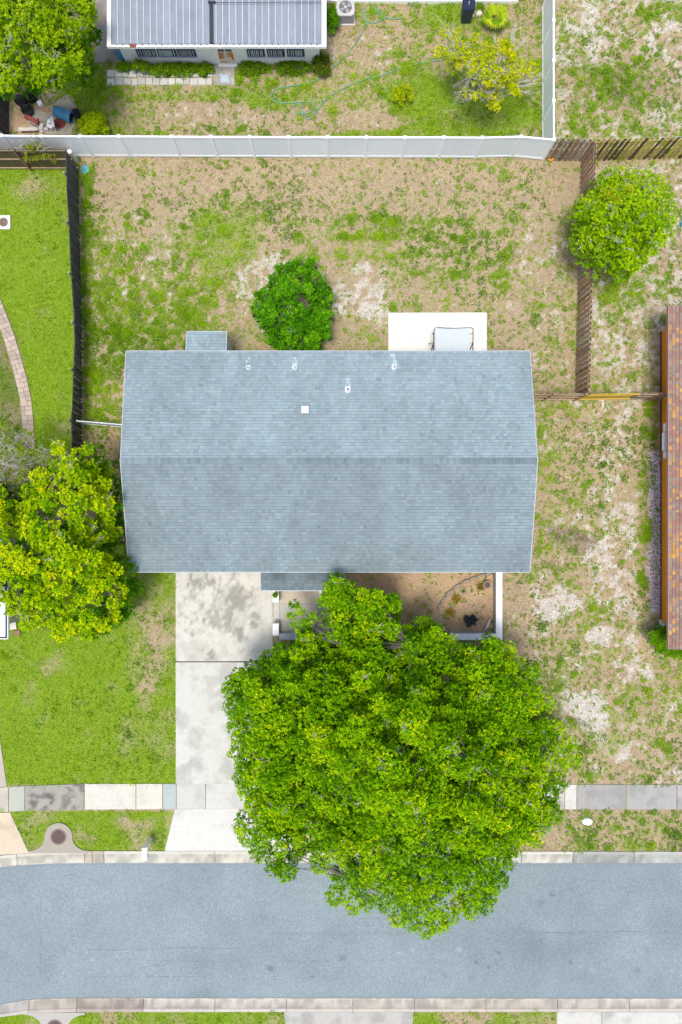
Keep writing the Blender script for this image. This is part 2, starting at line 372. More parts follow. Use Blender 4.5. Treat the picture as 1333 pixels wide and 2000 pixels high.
# ------------------------------------------------------------ the ground: one sheet to the horizon
def ground_mat():
    m, nt, bs = newmat('yard_ground'); v = pos(nt)
    A = N(nt, 'ShaderNodeVertexColor', layer_name='zoneA'); B = N(nt, 'ShaderNodeVertexColor', layer_name='zoneB')
    sa = N(nt, 'ShaderNodeSeparateColor'); nt.links.new(A.outputs[0], sa.inputs[0])
    sb = N(nt, 'ShaderNodeSeparateColor'); nt.links.new(B.outputs[0], sb.inputs[0])
    n5 = noise(nt, 5.5, 5, .75, v, 1.0); n1 = noise(nt, 9, 4, .75, v, .6); n2 = noise(nt, 22, 3, .75, v, .4); n3 = noise(nt, 3, 4, .7, v)
    mp = N(nt, 'ShaderNodeMapping'); mp.inputs['Scale'].default_value = (1, 3.2, 1); mp.inputs['Rotation'].default_value = (0,0,.6)
    nt.links.new(v, mp.inputs['Vector']); n4 = noise(nt, 14, 4, .75, mp.outputs[0], 1.5)
    that = ramp(nt, n4, [(.30,(.15,.105,.07)),(.43,(.33,.245,.165)),(.54,(.45,.35,.25)),(.70,(.66,.55,.43))])
    that = mixc(nt, ramp(nt, n3, [(.40,0.),(.68,.5)]), that, (.38,.34,.17))
    that = mixc(nt, 1.0, that, ramp(nt, n5, [(.32,(.62,.62,.58)),(.45,(.92,.94,.86)),(.56,(1.06,1.03,.98)),(.7,(1.32,1.25,1.2))]), 'MULTIPLY')
    that = mixc(nt, ramp(nt, n1, [(.62,0.),(.72,.75)]), that, (.12,.115,.05))
    sand = ramp(nt, n2, [(.30,(.30,.26,.21)),(.46,(.50,.45,.385)),(.62,(.70,.66,.59))])
    weed = ramp(nt, n2, [(.32,(.055,.11,.006)),(.5,(.14,.225,.012)),(.68,(.29,.35,.05))])
    lawn = ramp(nt, n4, [(.28,(.09,.15,.008)),(.45,(.165,.28,.012)),(.58,(.235,.36,.018)),(.75,(.42,.44,.10))])
    mul = ramp(nt, n4, [(.3,(.22,.13,.075)),(.48,(.50,.33,.20)),(.7,(.76,.60,.42))])
    lawn = mixc(nt, 1.0, lawn, ramp(nt, n5, [(.32,(.55,.68,.5)),(.46,(.92,.97,.9)),(.56,(1.08,1.03,1.15)),(.7,(1.45,1.25,2.8))]), 'MULTIPLY')
    sand = mixc(nt, 1.0, sand, ramp(nt, n5, [(.34,(.66,.64,.62)),(.5,(1.,1.,1.)),(.65,(1.18,1.18,1.2))]), 'MULTIPLY')
    weed = mixc(nt, 1.0, weed, ramp(nt, n5, [(.34,(.6,.7,.6)),(.5,(1.,1.,1.)),(.65,(1.35,1.25,1.3))]), 'MULTIPLY')
    def crisp(f, n, amp=.9, lo=.40, hi=.62):
        return ramp(nt, mth(nt, 'ADD', f, mth(nt, 'MULTIPLY_ADD', n, amp, -amp*.5)), [(lo, 0.), (hi, 1.)])
    c = mixc(nt, crisp(sa.outputs[1], n1, 1.0, .30, .85), that, sand)
    c = mixc(nt, mth(nt, 'MULTIPLY', sb.outputs[1], .9), c, mul)
    c = mixc(nt, mth(nt, 'MULTIPLY', sa.outputs[0], .5), c, (.36,.37,.14))
    c = mixc(nt, crisp(sa.outputs[0], n2, 1.6, .42, .95), c, weed)
    c = mixc(nt, crisp(sa.outputs[2], n2, 1.0, .35, .75), c, lawn)
    dk = mth(nt, 'MULTIPLY', sb.outputs[0], ramp(nt, n1, [(.30,0.),(.50,1.)]))
    c = mixc(nt, dk, c, (.085,.065,.05))
    pb = N(nt, 'ShaderNodeTexVoronoi'); pb.inputs['Scale'].default_value = 14; nt.links.new(v, pb.inputs['Vector'])
    pc = ramp(nt, pb.outputs['Distance'], [(.1,(.88,.85,.88)),(.5,(.62,.56,.60)),(.7,(.25,.20,.22))])
    c = mixc(nt, sb.outputs[2], c, pc)
    nt.links.new(c, bs.inputs['Base Color']); bs.inputs['Roughness'].default_value = .95
    bs.inputs['Specular IOR Level'].default_value = .15
    bump(nt, bs, n2, .9, .04); return m
def build_ground():
    fx = np.arange(-18.0, 18.01, .11); fy = np.arange(-26.6, 26.61, .11)
    far = np.concatenate([np.arange(18.3, 30, .3), [31, 34, 40, 55, 90, 160, 300, 500]])
    xs = np.concatenate([-far[::-1], fx, far]); ys = np.concatenate([-(far[::-1]+8.6), fy, far+8.6])
    X, Y = np.meshgrid(xs, ys); z = zones(X, Y)
    u = 666.5+X*39.56; v = 1000-Y*39.56
    H = -.03+(fbm(X, Y, .7, 1, 3)-.5)*.045*(1-z['B'])
    out = sstep(26, 31, np.maximum(np.abs(X), np.abs(Y)-8.6))
    for q, val in (('W', .55), ('S', .15), ('L', .25), ('D', 0), ('M', 0), ('B', 0)): z[q] = z[q]*(1-out)+val*out
    uc = np.clip(u, -380, 2100)
    inside = (v > line(back_n, uc)+8) & (v < line(back_s, uc)-8)
    H = np.where(inside, -.30, H)
    cut = (v > line(back_n, uc)-6) & (v < line(back_s, uc)+6) & ~inside
    H = np.where(cut, -.035, H)
    ny, nx = X.shape; me = bpy.data.meshes.new('ground')
    me.vertices.add(nx*ny); me.vertices.foreach_set('co', np.stack([X, Y, H], -1).astype(np.float32).ravel())
    i = (np.arange(ny-1)[:, None]*nx+np.arange(nx-1)[None, :]).ravel()
    F = np.stack([i, i+1, i+nx+1, i+nx], -1).astype(np.int32); n = len(F)
    me.loops.add(n*4); me.loops.foreach_set('vertex_index', F.ravel())
    me.polygons.add(n); me.polygons.foreach_set('loop_start', np.arange(0, n*4, 4, dtype=np.int32))
    me.polygons.foreach_set('loop_total', np.full(n, 4, dtype=np.int32))
    for nm, ch in (('zoneA', ('W','S','L')), ('zoneB', ('D','M','B'))):
        a = me.color_attributes.new(nm, 'FLOAT_COLOR', 'POINT'); c = np.ones((nx*ny, 4), dtype=np.float32)
        for k, q in enumerate(ch): c[:, k] = z[q].ravel()
        a.data.foreach_set('color', c.ravel())
    me.materials.append(ground_mat()); me.update(calc_edges=True)
    me.polygons.foreach_set('use_smooth', np.ones(n, dtype=bool))
    return tag(link('ground', me), kind='structure')
ground = build_ground()

# ------------------------------------------------------------ paving
def grid_slab(name, poly, ztop, colf, parent, th=.12, step=.07, mat='concrete'):
    """a cast slab: clipped grid on top carrying its own stains, plus skirt"""
    px = [p[0] for p in poly]; py = [p[1] for p in poly]
    x0, x1, y0, y1 = min(px), max(px), min(py), max(py)
    nx = max(2, int((x1-x0)/step)); ny = max(2, int((y1-y0)/step))
    # poly as bottom/top edges: quads only (4 points: bl, br, tr, tl)
    bl, br, tr, tl = [np.array(p, float) for p in poly]
    s = np.linspace(0, 1, nx+1)[None, :, None]; t = np.linspace(0, 1, ny+1)[:, None, None]
    G = (bl*(1-s)+br*s)*(1-t)+(tl*(1-s)+tr*s)*t
    c = colf(G[..., 0], G[..., 1]); mb = MB()
    vs = [(a[0], a[1], ztop) for a in G.reshape(-1, 2)]; w_ = nx+1
    fs = [(j*w_+i, j*w_+i+1, (j+1)*w_+i+1, (j+1)*w_+i) for j in range(ny) for i in range(nx)]
    mb.v = vs; mb.f = fs; mb.c = [tuple(k) for k in c.reshape(-1, 3)]
    cc = mb.c[0]; z0 = ztop-th
    q = [(*bl, ztop), (*br, ztop), (*tr, ztop), (*tl, ztop)]; qb = [(p[0], p[1], z0) for p in q]
    mb.add(qb+q, [(0,1,5,4),(1,2,6,5),(2,3,7,6),(3,0,4,7),(3,2,1,0)], cc)
    return mb.build(name, M[mat], parent)
def G2(u, v): return ((u-666.5)/39.56, (1000-v)/39.56)
def qpoly(u0, v0, u1, v1, g=.8): return [G2(u0+g, v1-g), G2(u1-g, v1-g), G2(u1-g, v0+g), G2(u0+g, v0+g)]
def conc(base, dirt_tone=(.2,.2,.19), amt=.35, sc_=1.2, seed=0, thr=.55, extra=None):
    base = np.array(base); dirt_tone = np.array(dirt_tone)
    def f(x, y):
        n = fbm(x+seed*7, y, sc_, seed % 8, 5); k = sstep(thr-.1, thr+.12, n)*amt
        n2 = fbm(x, y+seed*3, .3, (seed+3) % 8, 4); k = np.clip(k+(n2-.5)*(.22+amt*.9), 0, 1)
        if extra: k = np.clip(k+extra(x, y), 0, .9)
        return base*(1-k[..., None])+dirt_tone*k[..., None]
    return f
def drive_stain(x, y):
    u = 666.5+x*39.56; v = 1000-y*39.56; n = fbm(x, y, .8, 2, 5)*.55+fbm(x+3, y*.8, .22, 6, 3)*.45; n2 = fbm(x*1.0, y*.6, .16, 4, 3)
    k = 0
    for e, a in (((455,1165,60,50),.9),((440,1215,42,28),1.),((470,1235,26,22),.9),((400,1135,50,26),.75),((460,1275,22,16),.6),((360,1200,22,40),.35),((415,1280,12,22),.5)):
        k = np.maximum(k, ell(u, v, *e, .9)*a)
    k = np.maximum(k, sstep(345,370,u)*sstep(530,500,u)*sstep(1290,1200,v)*.42)
    k = sstep(.42, .95, k+(n-.5)*2.0+(n2-.5)*1.0)*.72
    for x0, y0 in ((348,1241),(410,1240)): k = k+ell(u, v, x0, y0, 6, 6, .6)*.25
    cr = np.exp(-(np.abs(v-(1216+6*n2))/1.3)**2)*(u > 480)*(u < 530)*.35+np.exp(-(np.abs(u-(492+10*(n-.5)))/2.2)**2)*(v > 1290)*(v < 1420)*.12
    return k+cr
driveway = tag(link('driveway', None), kind='structure')
WHITE = (.60,.585,.55); TAN = (.56,.50,.40); DIRT = (.25,.255,.24)
grid_slab('slab', qpoly(343,1096,534,1292), .012, conc((.59,.565,.515), (.27,.26,.22), .34, .7, 1, extra=drive_stain), driveway)
grid_slab('slab', [G2(344,1531.5), G2(538,1531.5), G2(537,1293.6), G2(343.6,1293.6)], .01, conc((.56,.55,.51), (.28,.28,.25), .42, .8, 2, extra=drive_stain), driveway)
grid_slab('slab', [G2(322,1662), G2(538,1662), G2(538,1580), G2(342.5,1580)], .006, conc(WHITE, DIRT, .18, 1.2, 3), driveway)
grid_slab('slab', [G2(538.6,1662), G2(575,1662), G2(556,1580), G2(538.6,1580)], .006, conc(WHITE, DIRT, .18, 1.2, 3), driveway)
mbj = MB()
for a, b in (((343,1293),(538,1293)), ((343,1533),(470,1533))):
    p, q = G2(*a), G2(*b); mbj.box(p[0], q[0], p[1]-.02, p[1]+.02, -.1, .004)
mbj.build('joint_filler', M['tar'], driveway)
sidewalk = tag(link('sidewalk', None), kind='structure')
sw = [(-60,-22,TAN,.3),(-22,17,TAN,.3),(18,49,(.42,.43,.36),.2),(49,165,(.33,.31,.265),.8),(166,266,(.60,.56,.49),.16),(266.5,318,(.60,.57,.49),.16),(318.5,345,(.40,.44,.43),.1),(345.5,402,(.52,.51,.48),.2),(402.5,538,(.56,.545,.51),.2)]
ytop = lambda u: np.interp(u, [-60,0,18,50,165,345,1400], [1541,1539,1537,1535,1531,1531,1531])
ybot = lambda u: np.interp(u, [-60,0,18,50,165,345,1400], [1588,1586,1585,1583,1581,1579.5,1581])
for k, (a, b, c, am) in enumerate(sw):
    grid_slab('slab', [G2(a+.5, ybot(a)), G2(b-.5, ybot(b)), G2(b-.5, ytop(b)), G2(a+.5, ytop(a))], .014+.001*(k % 3), conc(c, (.12,.12,.11) if k == 3 else DIRT, am, .3 if k == 3 else .8, k+4), sidewalk)
for k, (a, b) in enumerate([(538+97*i, 635+97*i) for i in range(5)]):
    grid_slab('slab', qpoly(a, 1532, b, 1580), .012, conc((.55,.53,.49), DIRT, .3, .8, k+3), sidewalk, step=.12)
for k, (a, b, c) in enumerate(((1023,1103,(.5,.48,.45)),(1103.5,1126.5,(.60,.565,.52)),(1127,1222.5,(.345,.335,.32)),(1223.5,1321.5,(.36,.35,.335)),(1322.5,1420,(.40,.385,.37)))):
    ex = (lambda x, y: -.0*x) if k < 2 else None
    grid_slab('slab', qpoly(a, 1532, b, 1581, .6), .012+.001*(k % 2), conc(c, (.24,.235,.225), .5, .7, k+9), sidewalk)
west_drive = tag(link('neighbour_driveway', None), kind='structure')
grid_slab('slab', [G2(-70,1538), G2(14,1536.5), G2(-1,1436), G2(-70,1436)], .010, conc((.46,.40,.33), DIRT, .3, .8, 5), west_drive)
grid_slab('slab', [G2(-70,1673), G2(57,1666.5), G2(20,1586.8), G2(-70,1590)], .006, conc((.60,.50,.37), (.34,.27,.19), .35, .8, 6), west_drive)
south_path = tag(link('far_pavement', None), kind='structure')
for a0, a1, b0, b1, s_ in ((556,808,566,800,5),(1088,1175,1092,1175,6),(1176,1440,1176,1440,7)):
    grid_slab('slab', [G2(b0,2080), G2(b1,2080), G2(a1,1976.5), G2(a0,1976.5)], .008, conc((.44,.42,.39) if s_ == 5 else (.55,.53,.49), (.24,.235,.22), .45, .7, s_), south_path, step=.1)
# kerbs
def kerb(joints, rl, bl, cols, label):
    root = tag(link('kerb', None), kind='structure')
    for k in range(len(joints)-1):
        a, b = joints[k]+.5, joints[k+1]-.5; us = np.arange(a, b, 3.0); us = np.append(us, b)
        mb = MB(); prof = [(0,-.2),(0,.022),(.20,.018),(.30,-.022),(.85,-.066),(1.0,-.062),(1.0,-.2)]
        c = np.array(cols[k % len(cols)])
        for i, u in enumerate(us):
            p0 = line(bl, u); p1 = line(rl, u)
            for j, (t, z) in enumerate(prof):
                x, y = G2(u, p0+(p1-p0)*t)
                dirt_tone = 1-.34*sstep(.36, .66, float(fbm(np.array(x), np.array(y)*2.5, .35, 2, 4)))*(1 if j > 2 else .3)
                if j in (3,): dirt_tone *= .86  # fixed darker line along the foot of the kerb face
                mb.v.append((x, y, z)); mb.c.append(tuple(c*dirt_tone))
        n = len(prof); L = len(us)
        for i in range(L-1):
            for j in range(n-1): mb.f.append((i*n+j, i*n+j+1, (i+1)*n+j+1, (i+1)*n+j))
        mb.f += [tuple(range(n)), tuple(range((L-1)*n, L*n))]
        if rl is road_n: mb.f = [f[::-1] for f in mb.f]
        mb.build('kerb_section', M['concrete'], root)
    return root
kerb([-300,-120,33,165,180,203,420,540,660,780,900,1020,1120,1240,1360,1480], road_n, back_n,
     [(.5,.46,.38),(.58,.55,.47),(.56,.52,.44),(.45,.40,.32),(.44,.39,.32),(.56,.53,.46),(.57,.54,.46),(.56,.54,.48),(.56,.54,.48),(.56,.54,.48),(.56,.54,.48),(.58,.555,.49),(.36,.36,.34),(.42,.42,.39),(.44,.43,.40)], '')
kerb([-300,-120,56,150,280,420,560,690,810,950,1090,1230,1360,1480], road_s, back_s,
     [(.5,.45,.4),(.5,.46,.42),(.48,.42,.36),(.40,.34,.29),(.52,.47,.42),(.54,.49,.44),(.53,.48,.42),(.54,.48,.42),(.52,.46,.40),(.50,.44,.38),(.55,.49,.43),(.55,.49,.43),(.56,.50,.44)], '')
# road
def build_road():
    us = np.arange(-300, 1500, 5.0); mb = MB(); nrow = 56
    U = np.repeat(us[:, None], nrow+1, 1); t = np.linspace(0, 1, nrow+1)[None, :]
    V = line(road_n, us)[:, None]*(1-t)+line(road_s, us)[:, None]*t
    V[:, 0] -= 2; V[:, -1] += 2
    X = (U-666.5)/39.56; Y = (1000-V)/39.56; Z = -.075+.05*np.sin(np.pi*t)+0*U
    k = 1-.09*sstep(.42,.62, fbm(X, Y, 3, 1, 3))
    k = k*(1-.10*np.exp(-((V-line([(0,1830),(300,1822),(700,1825),(1500,1822)], U))/3)**2)*sstep(.3,.6,fbm(X,Y,2,4,2)))
    for (cx, cy, r, a) in ((528,1893,7,.45),(922,1910,8,.25),(1040,1852,40,.16),(1110,1853,30,.13),(670,1872,8,.3),(1058,1764,6,.3),(1080,1750,5,.3),(1077,1747,4,.3),(870,1907,5,.3),(1116,1737,4,.3),(976,1861,4,.4),(931,1881,3.5,.4),(955,1890,4,.4),(1116,1880,4,.4),(1265,1856,5,.3),(609,1908,4,.4),(690,1645,5,.2),(1245,1898,8,.2),(400,1700,6,.2)):
        k = k*(1-a*np.exp(-(((U-cx)/r)**2+((V-cy)/(r*.8))**2)))
    for (cx, cy, r, a) in ((897,1855,4,.6),(779,1863,3.5,.35),(708,1855,3,.3),(806,1856,4,.3),(1157,1896,4,.35),(179,1877,3,.5)):
        k = k*(1+a*np.exp(-(((U-cx)/r)**2+((V-cy)/(r*.8))**2)))
    k = k*(1-.14*np.exp(-((t-0)/.012)**2)-.14*np.exp(-((1-t)/.012)**2))
    ny, nx = U.shape; w_ = nx
    mb.v = list(map(tuple, np.stack([X, Y, Z], -1).reshape(-1, 3))); mb.c = [(q, q, q) for q in k.ravel()]
    mb.f = [(i*w_+j, i*w_+j+1, (i+1)*w_+j+1, (i+1)*w_+j) for i in range(ny-1) for j in range(nx-1)]
    o = tag(mb.build('road', M['asphalt'], None, True), kind='structure')
    def zr(u, v):
        a, b = line(road_n, u), line(road_s, u); return -.075+.05*math.sin(math.pi*min(1, max(0, (v-a)/(b-a))))
    cr = MB(); rnd = random.Random(4)
    cracks = [[(141,1688),(140,1705),(142,1730),(140,1790),(141,1850)], [(79,1750),(78,1790),(80,1850),(79,1912)],
              [(164,1880),(166,1905),(162,1930),(164,1950)], [(165,1912),(200,1910),(300,1909),(400,1908)], [(401,1908),(404,1930),(407,1950)],
              [(170,1855),(230,1856),(300,1853),(380,1852),(470,1853)], [(18,1705),(30,1715),(42,1722)], [(105,1718),(140,1710)],
              [(310,1876),(380,1879),(470,1877)], [(550,1877),(620,1878),(667,1876)], [(985,1820),(1100,1822),(1250,1820),(1333,1822)],
              [(205,1690),(215,1694),(225,1690)], [(250,1902),(290,1888),(310,1884)], [(830,1950),(829,1930),(832,1905)], [(1205,1900),(1207,1930),(1206,1952)]]
    for c in cracks:
        pts = []
        for i in range(len(c)-1):
            n = max(2, int(math.dist(c[i], c[i+1])/7))
            for j in range(n): t_ = j/n; pts.append((c[i][0]*(1-t_)+c[i+1][0]*t_+rnd.uniform(-1.1,1.1), c[i][1]*(1-t_)+c[i+1][1]*t_+rnd.uniform(-1.1,1.1)))
        pts.append(c[-1])
        for i in range(len(pts)-1):
            if rnd.random() < .22: continue
            a, b = G2(*pts[i]), G2(*pts[i+1]); za, zb = zr(*pts[i])+.005, zr(*pts[i+1])+.005
            d_ = Vector((b[0]-a[0], b[1]-a[1])); 
            if d_.length < 1e-4: continue
            n_ = Vector((-d_.y, d_.x)).normalized()*rnd.uniform(.004,.011)
            cr.add([(a[0]-n_.x,a[1]-n_.y,za),(b[0]-n_.x,b[1]-n_.y,zb),(b[0]+n_.x,b[1]+n_.y,zb),(a[0]+n_.x,a[1]+n_.y,za)], [(0,1,2,3)])
    ck = cr.build('crack', pm('crack_asphalt', (.15,.175,.195), .95, .2, 5, 30), o)  # cracks are thin ribbons of dark asphalt
build_road()
# storm drains: concrete apron with an iron cover
def drain(cu, cv, vb, lab, flip=1, r=32):
    pts = []
    for a in np.linspace(180, 0, 17): pts.append(G2(cu+27*math.cos(R(a)), cv-flip*27*math.sin(R(a))))
    for a in np.linspace(0, 1, 7): pts.append(G2(cu+27+32*(1-math.cos(a*math.pi/2)), cv+flip*(abs(vb-cv)-6)*math.sin(a*math.pi/2)*.98+flip*2))
    pts.append(G2(cu+58, vb)); pts.append(G2(cu-58, vb))
    for a in np.linspace(1, 0, 7): pts.append(G2(cu-27-32*(1-math.cos(a*math.pi/2)), cv+flip*(abs(vb-cv)-6)*math.sin(a*math.pi/2)*.98+flip*2))
    c = G2(cu, cv); t = thing('storm_drain', lab, 'storm drain', (*c, 0))
    MB().prism(pts, -.1, .028, (.36,.32,.26) if flip > 0 else (.42,.39,.35)).build('concrete_apron', M['concrete'], t)
    MB().lathe((*c, .0), [(.40,0),(.40,.036),(.33,.040),(.33,.0)], 32).build('cover_frame', pm('frame_iron', (.21,.16,.155), .8, .2, 8, 50), t)
    cv_ = MB().lathe((*c, .0), [(.325,0),(.325,.044),(.31,.047),(.02,.047)], 32)
    cov = cv_.build('manhole_cover', M['iron'], t)
    st = MB()
    for i in range(-5, 6):
        for j in range(-5, 6):
            if i*i+j*j < 27: st.box(c[0]+i*.055-.015, c[0]+i*.055+.015, c[1]+j*.055-.015, c[1]+j*.055+.015, .0465, .053)
    st.build('tread_studs', M['iron'], cov)['kind'] = 'stuff'
drain(115, 1634, 1666, 'round brown iron manhole cover in a concrete apron on the grass verge')
drain(108, 2006, 1977, 'storm drain apron below the far kerb with half its cover in view', -1)

# ------------------------------------------------------------ roofs
def shingles(mb, O, U, Vd, Nn, wid, length, expo, tab, colf, rnd, th=.016, gap=.004):
    """rows of single tabs from the eave up; wid(v) gives (left, right) limits along U"""
    O, U, Vd, Nn = map(Vector, (O, U, Vd, Nn)); rows = int(length/expo+.999); verts = mb.v; 
    for r in range(rows):
        v0 = r*expo; v1 = min(length, v0+expo-.017); a, b = wid(v0); x = a-rnd.uniform(0, tab)  # gap above each row lets the dark underlay stand in for its shadow line
        while x < b:
            w_ = tab*rnd.choice((.7, .85, 1, 1, 1.15, 1.4)); x0, x1 = max(a, x), min(b, x+w_-gap)
            x += w_
            if x1-x0 < .02: continue
            t = th*rnd.uniform(.7, 1.25); k = len(mb.v)
            p = [O+U*x0+Vd*v0+Nn*t, O+U*x1+Vd*v0+Nn*t, O+U*x1+Vd*v1+Nn*.003, O+U*x0+Vd*v1+Nn*.003, O+U*x0+Vd*v0, O+U*x1+Vd*v0]
            mb.v += [tuple(q) for q in p]; c = colf((x0+x1)/2, v0, rnd); mb.c += [c]*6
            mb.f += [(k,k+1,k+2,k+3), (k+4,k+5,k+1,k)]
def gable_end(p, q, r_, th): pass
house = thing('house', 'single storey house with a long grey blue shingled gable roof in the middle', 'house', (0, 2.2, 0))
ZE, ZR = 2.6, 3.85
def pr(u, v, z): return Vector(P(u, v, z))
FL, FR = pr(253,1117,ZE), pr(1035,1117,ZE); BL, BR = pr(247,686,ZE), pr(1035,686,ZE)
RL, RR = pr(236,900,ZR), pr(1050,900,ZR)
vents = []
for (u_, v_) in ((484,717),(575.5,717),(680,760),(771,716)):
    y_ = (1000-v_)/FPX*(CAM_H-3.0); zz_ = ZR-(y_-2.24)*(ZR-ZE)/(7.32-2.24); vents.append((P(u_, v_, zz_)[0], (7.32-P(u_, v_, zz_)[1])*1.03, .62))
def roof_plane(EL, ER, TL, TR, name, seed, shade):
    """EL/ER eave corners, TL/TR ridge corners"""
    U = Vector((1,0,0)) if ER.x > EL.x else Vector((-1,0,0))
    mid = (TL-EL); Vd = Vector((0, mid.y, mid.z)); L = Vd.length; Vd.normalize(); Nn = U.cross(Vd)
    if Nn.z < 0: Nn = -Nn
    rnd = random.Random(seed); mb = MB()
    def wid(v):
        t = v/L; return ((EL.x*(1-t)+TL.x*t)*U.x, (ER.x*(1-t)+TR.x*t)*U.x)
    O = Vector((0, EL.y, EL.z)); 
    def colf(a, v, r):
        n = float(vn(np.array(a*U.x), np.array(v), 1.5, seed % 8)); st = float(fbm(np.array(a*U.x*1.0), np.array(v*.35), .6, 2, 3))
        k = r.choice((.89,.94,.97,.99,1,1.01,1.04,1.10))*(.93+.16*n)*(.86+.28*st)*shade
        for vx, vv, ln in vents:
            if name.startswith('back') and abs(a*U.x-vx) < .13 and vv-ln < v < vv+.02: k *= 1.42 if abs(a*U.x-vx) < .085 else 1.08
        if r.random() < .05: k *= .88
        s = r.uniform(-.03, .03); return (k*(1-s), k, k*(1+s*.8))
    shingles(mb, O, U, Vd, Nn, wid, L, .147, .165, colf, rnd)
    o = mb.build(name, M['shingle'], house); o['kind'] = 'stuff'
    dk = MB(); e = Nn*-.002; dn = Nn*-.05
    q = [EL+e, ER+e, TR+e, TL+e]; b = [p+dn for p in q]
    dk.hexa(b, q); dk.build('roof_deck', M['under'], house)
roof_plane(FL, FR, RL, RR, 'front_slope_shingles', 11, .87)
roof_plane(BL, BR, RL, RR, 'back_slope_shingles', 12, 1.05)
# small back bay with the slope running on
b0, b1 = pr(366,648,ZE-.22), pr(443,648,ZE-.22); t0, t1 = Vector((b0.x, BL.y-.01, ZE-.004)), Vector((b1.x, BL.y-.01, ZE-.004))
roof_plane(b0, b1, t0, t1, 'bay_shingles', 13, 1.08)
rc = MB(); rnd = random.Random(5); x = RL.x+.03; last = []
while x < RR.x-.05:
    w_ = .145; c = rnd.choice((.74,.8,.84,.88,.92,.96))*(.80+.28*float(vn(np.array(x), np.array(0.), 1.2, 3))); y = RL.y+(RR.y-RL.y)*(x-RL.x)/(RR.x-RL.x)
    x1 = min(x+w_, RR.x); h = .03; ly = .135; dz = .035
    me_ = MB().add([(x,y-ly,ZR+h-dz+.012),(x1-.008,y-ly,ZR+h-dz),(x1-.008,y,ZR+h),(x,y,ZR+h+.014),(x,y+ly,ZR+h-dz+.012),(x1-.008,y+ly,ZR+h-dz),
                    (x,y-ly,ZR-dz),(x,y,ZR-.01),(x,y+ly,ZR-dz)], [(0,1,2,3),(3,2,5,4),(0,3,7,6),(3,4,8,7)], (c*.98,c,c*1.01))
    o = me_.build('ridge_cap', M['shingle'], house); x += w_
fa = MB(); fz = .14
def edge(a, b, out, w_=.028, mb=fa, zt=.02, h=fz):
    a, b, out = Vector(a), Vector(b), Vector(out)
    mb.hexa([a+Vector((0,0,-h)), b+Vector((0,0,-h)), b+out*w_+Vector((0,0,-h)), a+out*w_+Vector((0,0,-h))], [a+Vector((0,0,zt)), b+Vector((0,0,zt)), b+out*w_+Vector((0,0,zt)), a+out*w_+Vector((0,0,zt))])
for a, b, o_ in ((FL,FR,(0,-1,0)),(BR,BL,(0,1,0)),(FL,RL,(-1,0,0)),(RL,BL,(-1,0,0)),(FR,RR,(1,0,0)),(RR,BR,(1,0,0)),(b0,b1,(0,1,0)),(b0,t0,(-1,0,0)),(b1,t1,(1,0,0))):
    m_ = MB(); edge(a, b, o_, mb=m_, zt=.012); m_.build('drip_edge', M['fascia'], house)
wl = MB(); wl.box(FL.x+.35, FR.x-.35, FL.y+.55, BL.y-.5, -.05, ZE-.12); wl.build('wall', M['cream'], house)
for xx in (FL.x+.36, FR.x-.36):
    gb = MB(); gb.add([(xx,FL.y+.6,ZE-.14),(xx,BL.y-.55,ZE-.14),(xx,RL.y,ZR-.12)], [(0,1,2)]); gb.build('gable_wall', M['cream'], house)
MB().box(b0.x+.1, b1.x-.1, BL.y-.5, b0.y-.12, -.05, ZE-.4).build('bay_wall', M['cream'], house)
for a in (-2.6,.6,3.4): MB().box(a, a+1.2, FL.y+.53, FL.y+.56, 1.0, 2.1).build('window', M['glass'], house)
MB().box(-8.1, -3.7, FL.y+.51, FL.y+.556, .02, 2.15).build('garage_door', M['white_plastic'], house)
def zroof_back(y): return ZR-(y-RL.y)*(ZR-ZE)/(BL.y-RL.y)
for (u, v, h, r) in ((484,717,.28,.045),(575.5,717,.34,.045),(680,760,.40,.06),(771,716,.32,.05)):
    y = (1000-v)/FPX*(CAM_H-3.0); z = zroof_back(y); x, y, _ = P(u, v, z+h)
    z = zroof_back(y); m_ = MB()
    m_.lathe((x, y, z-.05), [(r*1.9,.04),(r*1.75,.075),(r*1.1,.12),(r,.13),(r,h+.05),(r*.68,h+.05),(r*.68,h-.1)], 14)
    vt = m_.build('vent_pipe', M['stucco'], house, False)
    MB().box(x-r*2.0, x+r*2.0, y-r*2.2, y+r*3.0, z-.02, z+.014).build('flashing', M['seam'], vt)
    MB().lathe((x, y, z+h-.02), [(r*.66,0),(r*.66,.05)], 10).build('pipe_bore', M['dark_hole'], vt)
x, y, z = P(596, 799, 3.6); zz = zroof_back(y)
m_ = MB().box(x-.135, x+.135, y-.13, y+.13, zz-.05, zz+.20).box(x-.155, x+.155, y-.15, y+.15, zz+.2, zz+.225); m_.build('roof_vent', M['white_plastic'], house)
